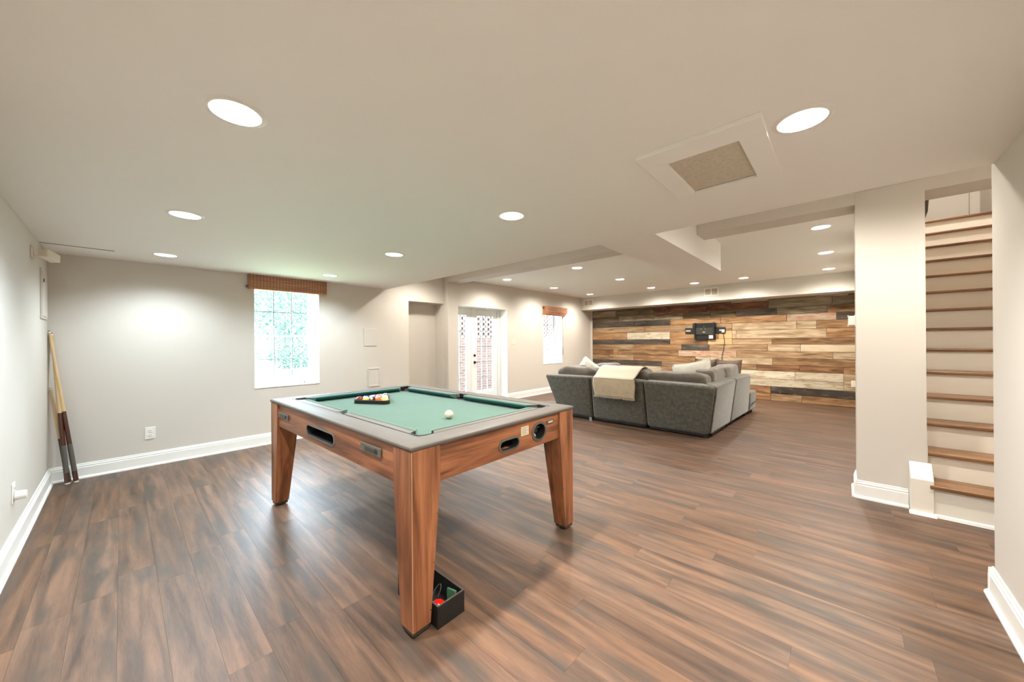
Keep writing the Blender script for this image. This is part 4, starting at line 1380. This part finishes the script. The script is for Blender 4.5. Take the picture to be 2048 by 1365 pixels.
# dark plinth and legs
for (a, b, c, d) in ((-3.70, -1.33, 5.33, 5.45), (-1.42, -1.31, 5.45, 7.4), (-2.2, -1.25, 7.5, 7.9), (-3.85, -3.75, 5.6, 7.3)):
    MB().box(a + 2.5, b + 2.5, c - 5.5, d - 5.5, .018, .06).build('plinth', 'sofa_leg', sf)
for (x, y) in ((-3.09, 5.36), (-2.15, 5.36), (-1.36, 5.37), (-1.33, 6.29), (-1.28, 7.40), (-1.26, 7.85), (-3.66, 5.36), (-3.8, 7.3), (-2.9, 7.3), (-2.2, 7.85)):
    MB().box(x - .03 + 2.5, x + .03 + 2.5, y - .03 - 5.5, y + .03 - 5.5, 0, .055).build('leg', 'sofa_leg', sf, bevel=.004)
MB().box(-3.125 + 2.5, -3.075 + 2.5, 5.30 - 5.5, 5.34 - 5.5, 0, .05).build('leg', 'chrome', sf)


# back cushions
def cush(c, w_, d_, h_, rz=0, seed=1, rx=0):
    m = superbox(w_, d_, h_, .34, 56, 24, .034, seed, freq=9)
    o = m.build('back_cushion', 'velvet_cushion', sf, smooth=True, loc=S(c), rot=(rx, 0, rz))
    return o


cush((-3.42, 5.50, .675), .82, .30, .385, 0, 1)
cush((-2.60, 5.50, .675), .93, .30, .42, 0, 2)
cush((-1.775, 5.50, .672), .86, .30, .385, 0, 3)
cush((-1.46, 5.98, .700), .78, .27, .42, PI / 2, 4)
cush((-1.44, 6.80, .705), .84, .27, .42, PI / 2, 5)
cush((-3.62, 6.05, .66), .86, .30, .42, PI / 2, 6)
cush((-3.60, 6.85, .655), .78, .30, .40, PI / 2, 7)


# loose pillows
def pillow(name, mat, s, h, loc, rot, label, cat, seed=0, grp=None, s2=None):
    n = 16
    vs_, fs = [], []
    s2 = s2 or s
    for sd in (1, -1):
        for i in range(n + 1):
            for j in range(n + 1):
                u, v = -1 + 2 * i / n, -1 + 2 * j / n
                pin = 1 - .10 * (1 - u * u) * (v * v) - .10 * (1 - v * v) * (u * u)
                t_ = h / 2 * ((1 - u ** 4) * (1 - v ** 4)) ** .55
                t_ *= 1 + .25 * noise.noise(Vector((u * 2.2 + seed, v * 2.2, sd)))
                vs_.append((u * s / 2 * pin, sd * t_, v * s2 / 2 * pin))
    k = n + 1
    for sd in (0, 1):
        o = sd * k * k
        for i in range(n):
            for j in range(n):
                fs.append((o + i * k + j, o + (i + 1) * k + j, o + (i + 1) * k + j + 1, o + i * k + j + 1))
    t = empty(name, loc, rot=rot)
    tag(t, label, cat, grp)
    MB().add(vs_, fs).build('pillow_body', mat, t, smooth=True, merge=True)
    return t, s / 2, s2 / 2


def piping(t, a, b, mat):
    pts = []
    for (u0, v0), (u1, v1) in (((-1, -1), (1, -1)), ((1, -1), (1, 1)), ((1, 1), (-1, 1)), ((-1, 1), (-1, -1))):
        for i in range(10):
            u, v = u0 + (u1 - u0) * i / 10, v0 + (v1 - v0) * i / 10
            pin = 1 - .10 * (1 - u * u) * (v * v) - .10 * (1 - v * v) * (u * u)
            pts.append((u * a * pin, 0, v * b * pin))
    pts.append(pts[0])
    MB().tube(pts, .006, 6, caps=False).build('piping', mat, t, smooth=True)


p_ = pillow('throw_pillow', 'pillow_white', .56, .17, (-1.645, 5.80, .735), (-.22, -.21, .03), 'white square pillow tilted in the right corner of the sofa', 'pillow', 1); piping(*p_, 'pillow_white')
p_ = pillow('throw_pillow', 'pillow_white', .46, .16, (-3.50, 5.90, .735), (-.15, .62, .35), 'white pillow standing on its corner at the left end of the sofa', 'pillow', 5); piping(*p_, 'pillow_white')
p_ = pillow('throw_pillow', 'pillow_brown', .40, .14, (-1.95, 7.70, .70), (-.12, .0, .0), 'brown square pillow behind the white one, left of two', 'pillow', 2, 'brown pillows on the sofa end', .52); piping(*p_, 'pillow_brown')
p_ = pillow('throw_pillow', 'pillow_brown', .42, .14, (-1.56, 7.66, .695), (-.12, .0, .05), 'brown square pillow near the plank wall, right of two', 'pillow', 3, 'brown pillows on the sofa end', .52); piping(*p_, 'pillow_brown')

# throw blanket over the middle back
PATH = [(5.80, .58), (5.74, .74), (5.66, .865), (5.57, .905), (5.48, .912), (5.40, .898), (5.33, .865), (5.26, .815), (5.19, .775), (5.14, .757), (5.124, .735)]
PATH2 = [(5.124, .735), (5.124, .68), (5.126, .63), (5.132, .57), (5.142, .51), (5.150, .455)]


def drape(path, x0, x1, n=26, sub=3, seed=0, flare=.0):
    pts = []
    for i in range(len(path) - 1):
        for k in range(sub):
            f_ = k / sub
            pts.append((path[i][0] * (1 - f_) + path[i + 1][0] * f_, path[i][1] * (1 - f_) + path[i + 1][1] * f_))
    pts.append(path[-1])
    vs_, fs = [], []
    for i, (yv, zv) in enumerate(pts):
        q = i / (len(pts) - 1)
        for j in range(n + 1):
            x = x0 + (x1 - x0) * j / n
            wob = .006 * noise.noise(Vector((x * 5 + seed, zv * 3, yv)))
            hang = max(0, (.75 - zv)) * .02 * math.sin(x * 21 + 1)
            xx = x - (x0 + x1) / 2
            vs_.append(((x0 + x1) / 2 + xx * (1 + .03 * math.sin(q * 5)), yv - abs(wob) - .004 + hang * .5, zv + (wob if zv > .75 else 0)))
    for i in range(len(pts) - 1):
        for j in range(n):
            a = i * (n + 1) + j
            fs.append((a, a + 1, a + n + 2, a + n + 1))
    return MB().add(vs_, fs)


bx_a, bx_b = -2.945, -2.262
tb = empty('throw_blanket', (0, 0, 0)); tag(tb, 'cream woven throw blanket draped over the sofa back', 'blanket')
for nm, pth, mt in (('plain_half', PATH, 'blanket_cream'), ('knit_half', PATH2, 'blanket_knit')):
    o = drape(pth, bx_a, bx_b).build(nm, mt, tb, smooth=True)
    md = o.modifiers.new('thickness', 'SOLIDIFY'); md.thickness = .008; md.offset = 1
fr = MB()
for k in range(70):
    x = bx_a + .004 + (bx_b - bx_a - .008) * k / 69
    dz = RND.uniform(.018, .032)
    fr.tube([(x, 5.138, .458), (x + RND.uniform(-.004, .004), 5.134, .458 - dz)], .0028, 5)
fr.build('fringe', 'blanket_cream', tb)['kind'] = 'stuff'

# ------------------------------------------------------------------ top of the stairs
o = MB().lathe([(.001, 0), (.12, 0), (.15, .08), (.19, .22), (.20, .36), (.16, .52), (.10, .60), (.12, .66), (.11, .66), (.09, .60), (.001, .58)], 28).build('floor_vase', 'vase_dark', None, smooth=True, loc=(.678, 7.42, Z0 + RS * 13 + .0285))
tag(o, 'dark rounded floor vase just visible at the top of the stairs', 'vase')

# ------------------------------------------------------------------ outside
struct(MB().box(-60, xo - .001, -30, 4.1, -.35, -.12).build('lawn', 'grass'), 'bright sunlit lawn outside the near window', 'lawn')
struct(MB().box(-60, xo - .001, 4.1, 40, -.35, -.05).build('patio', 'patio'), 'pale patio paving outside the glazed doors', 'patio')
bw = empty('brick_wall', (-7.75, 9.0, 0)); tag(bw, 'brick garden wall with pierced upper courses outside the glazed doors', 'wall')
MB().box(-.10, .10, -3.9, 6.0, -.05, 1.44).build('solid_base', 'brickwork', bw)
struct(MB().box(xo - 1.45, xo - .002, 4.15, 15, 2.62, 2.78).build('shading_slab', 'patio'), 'deck slab added unseen to keep sky light off the brick wall', 'shading')  # invented overhang out of view, blocks sky light on the brick wall
pb = MB()
for c in range(12):
    z = 1.44 + c * .072
    yv = -3.9 + (.1 if c % 2 else 0)
    while yv < 5.9:
        pb.box(-.05, .05, yv, yv + .125, z, z + .066)
        yv += .20
MB().box(-.10, -.055, -3.9, 6.0, 1.44, 1.44 + 12 * .072).build('inner_course', 'brick_dark', bw)
pb.build('pierced_bricks', 'brick_red', bw)['kind'] = 'stuff'
MB().box(-.12, .12, -3.9, 6.0, 1.44 + 12 * .072, 2.4).build('coping', 'brick_red', bw)


def foliage(n, rad, size, seed, flat=1.0):
    r = random.Random(seed)
    m = MB()
    for _ in range(n):
        while True:
            p = Vector((r.uniform(-1, 1), r.uniform(-1, 1), r.uniform(-1, 1)))
            if .25 < p.length < 1:
                break
        p = Vector((p.x * rad[0], p.y * rad[1], p.z * rad[2]))
        a = Vector((r.gauss(0, 1), r.gauss(0, 1), r.gauss(0, 1))).normalized()
        b = a.orthogonal().normalized()
        s_ = size * .62 * r.uniform(.6, 1.3)
        m.add([p - a * s_, p + b * s_ * .45, p + a * s_, p - b * s_ * .45], [(0, 1, 2, 3)])
    return m


def plant(name, loc, rad, n, size, mat, label, cat, seed, trunk=0):
    t = empty(name, loc); tag(t, label, cat)
    f = foliage(int(n * 1.9), rad, size, seed).build('foliage', mat, t, loc=(0, 0, trunk + rad[2] * .95)); f['kind'] = 'stuff'
    MB().tube([(0, 0, -.02), (.05, 0, trunk * .6 + .1), (0, .03, trunk + rad[2] * .9)], [.07 + .05 * trunk, .06 + .04 * trunk, .03], 8).build('trunk', 'bark', t)


plant('garden_shrub', (-21, 3.8, -.12), (1.0, 1.2, .9), 900, .13, 'leaf_light', 'pale green rounded shrub at the left of the lawn edge', 'shrub', 1)
plant('garden_shrub', (-22, 6.4, -.12), (1.0, 1.3, .8), 900, .13, 'leaf_mid', 'mid green shrub in the middle of the lawn edge', 'shrub', 2)
plant('garden_shrub', (-22, 8.9, -.12), (1.1, 1.1, .75), 900, .13, 'leaf_light', 'low bright shrub at the right of the lawn edge', 'shrub', 3)
plant('garden_tree', (-26, 7.0, -.12), (2.0, 1.9, 2.4), 1500, .20, 'leaf_mid', 'dark green tree standing behind the lawn shrubs', 'tree', 4, 1.2)
plant('garden_tree', (-31.5, 5.2, -.12), (2.2, 2.2, 3.0), 1300, .22, 'leaf_light', 'taller pale tree at the left behind the lawn', 'tree', 5, 2.2)
plant('garden_tree', (-28, 11.2, -.12), (1.8, 1.6, 2.0), 1100, .2, 'leaf_light', 'light green tree at the right in front of the house', 'tree', 6, .8)
hs = empty('neighbour_house', (-42, 13.5, -.12)); tag(hs, 'pale gabled house far beyond the lawn', 'house')
MB().prism([(-4, 0), (4, 0), (4, 4.2), (0, 6.6), (-4, 4.2)], 'x', -6, 0).build('wall', 'house_wall', hs)
MB().hexa([(-6.2, -4.4, 4.0), (.3, -4.4, 4.0), (.3, 0, 6.65), (-6.2, 0, 6.65), (-6.2, -4.4, 4.2), (.3, -4.4, 4.2), (.3, 0, 6.9), (-6.2, 0, 6.9)]).build('roof_slope', 'house_roof', hs)
MB().hexa([(-6.2, 0, 6.65), (.3, 0, 6.65), (.3, 4.4, 4.0), (-6.2, 4.4, 4.0), (-6.2, 0, 6.9), (.3, 0, 6.9), (.3, 4.4, 4.2), (-6.2, 4.4, 4.2)]).build('roof_slope', 'house_roof', hs)
for yy in (-2.2, 1.2):
    f = MB().box(0, .05, yy - .6, yy + .6, 1.4, 3.0).build('window', 'house_window', hs)
    MB().box(.05, .08, yy - .04, yy + .04, 1.4, 3.0).build('mullion', 'house_wall', f)
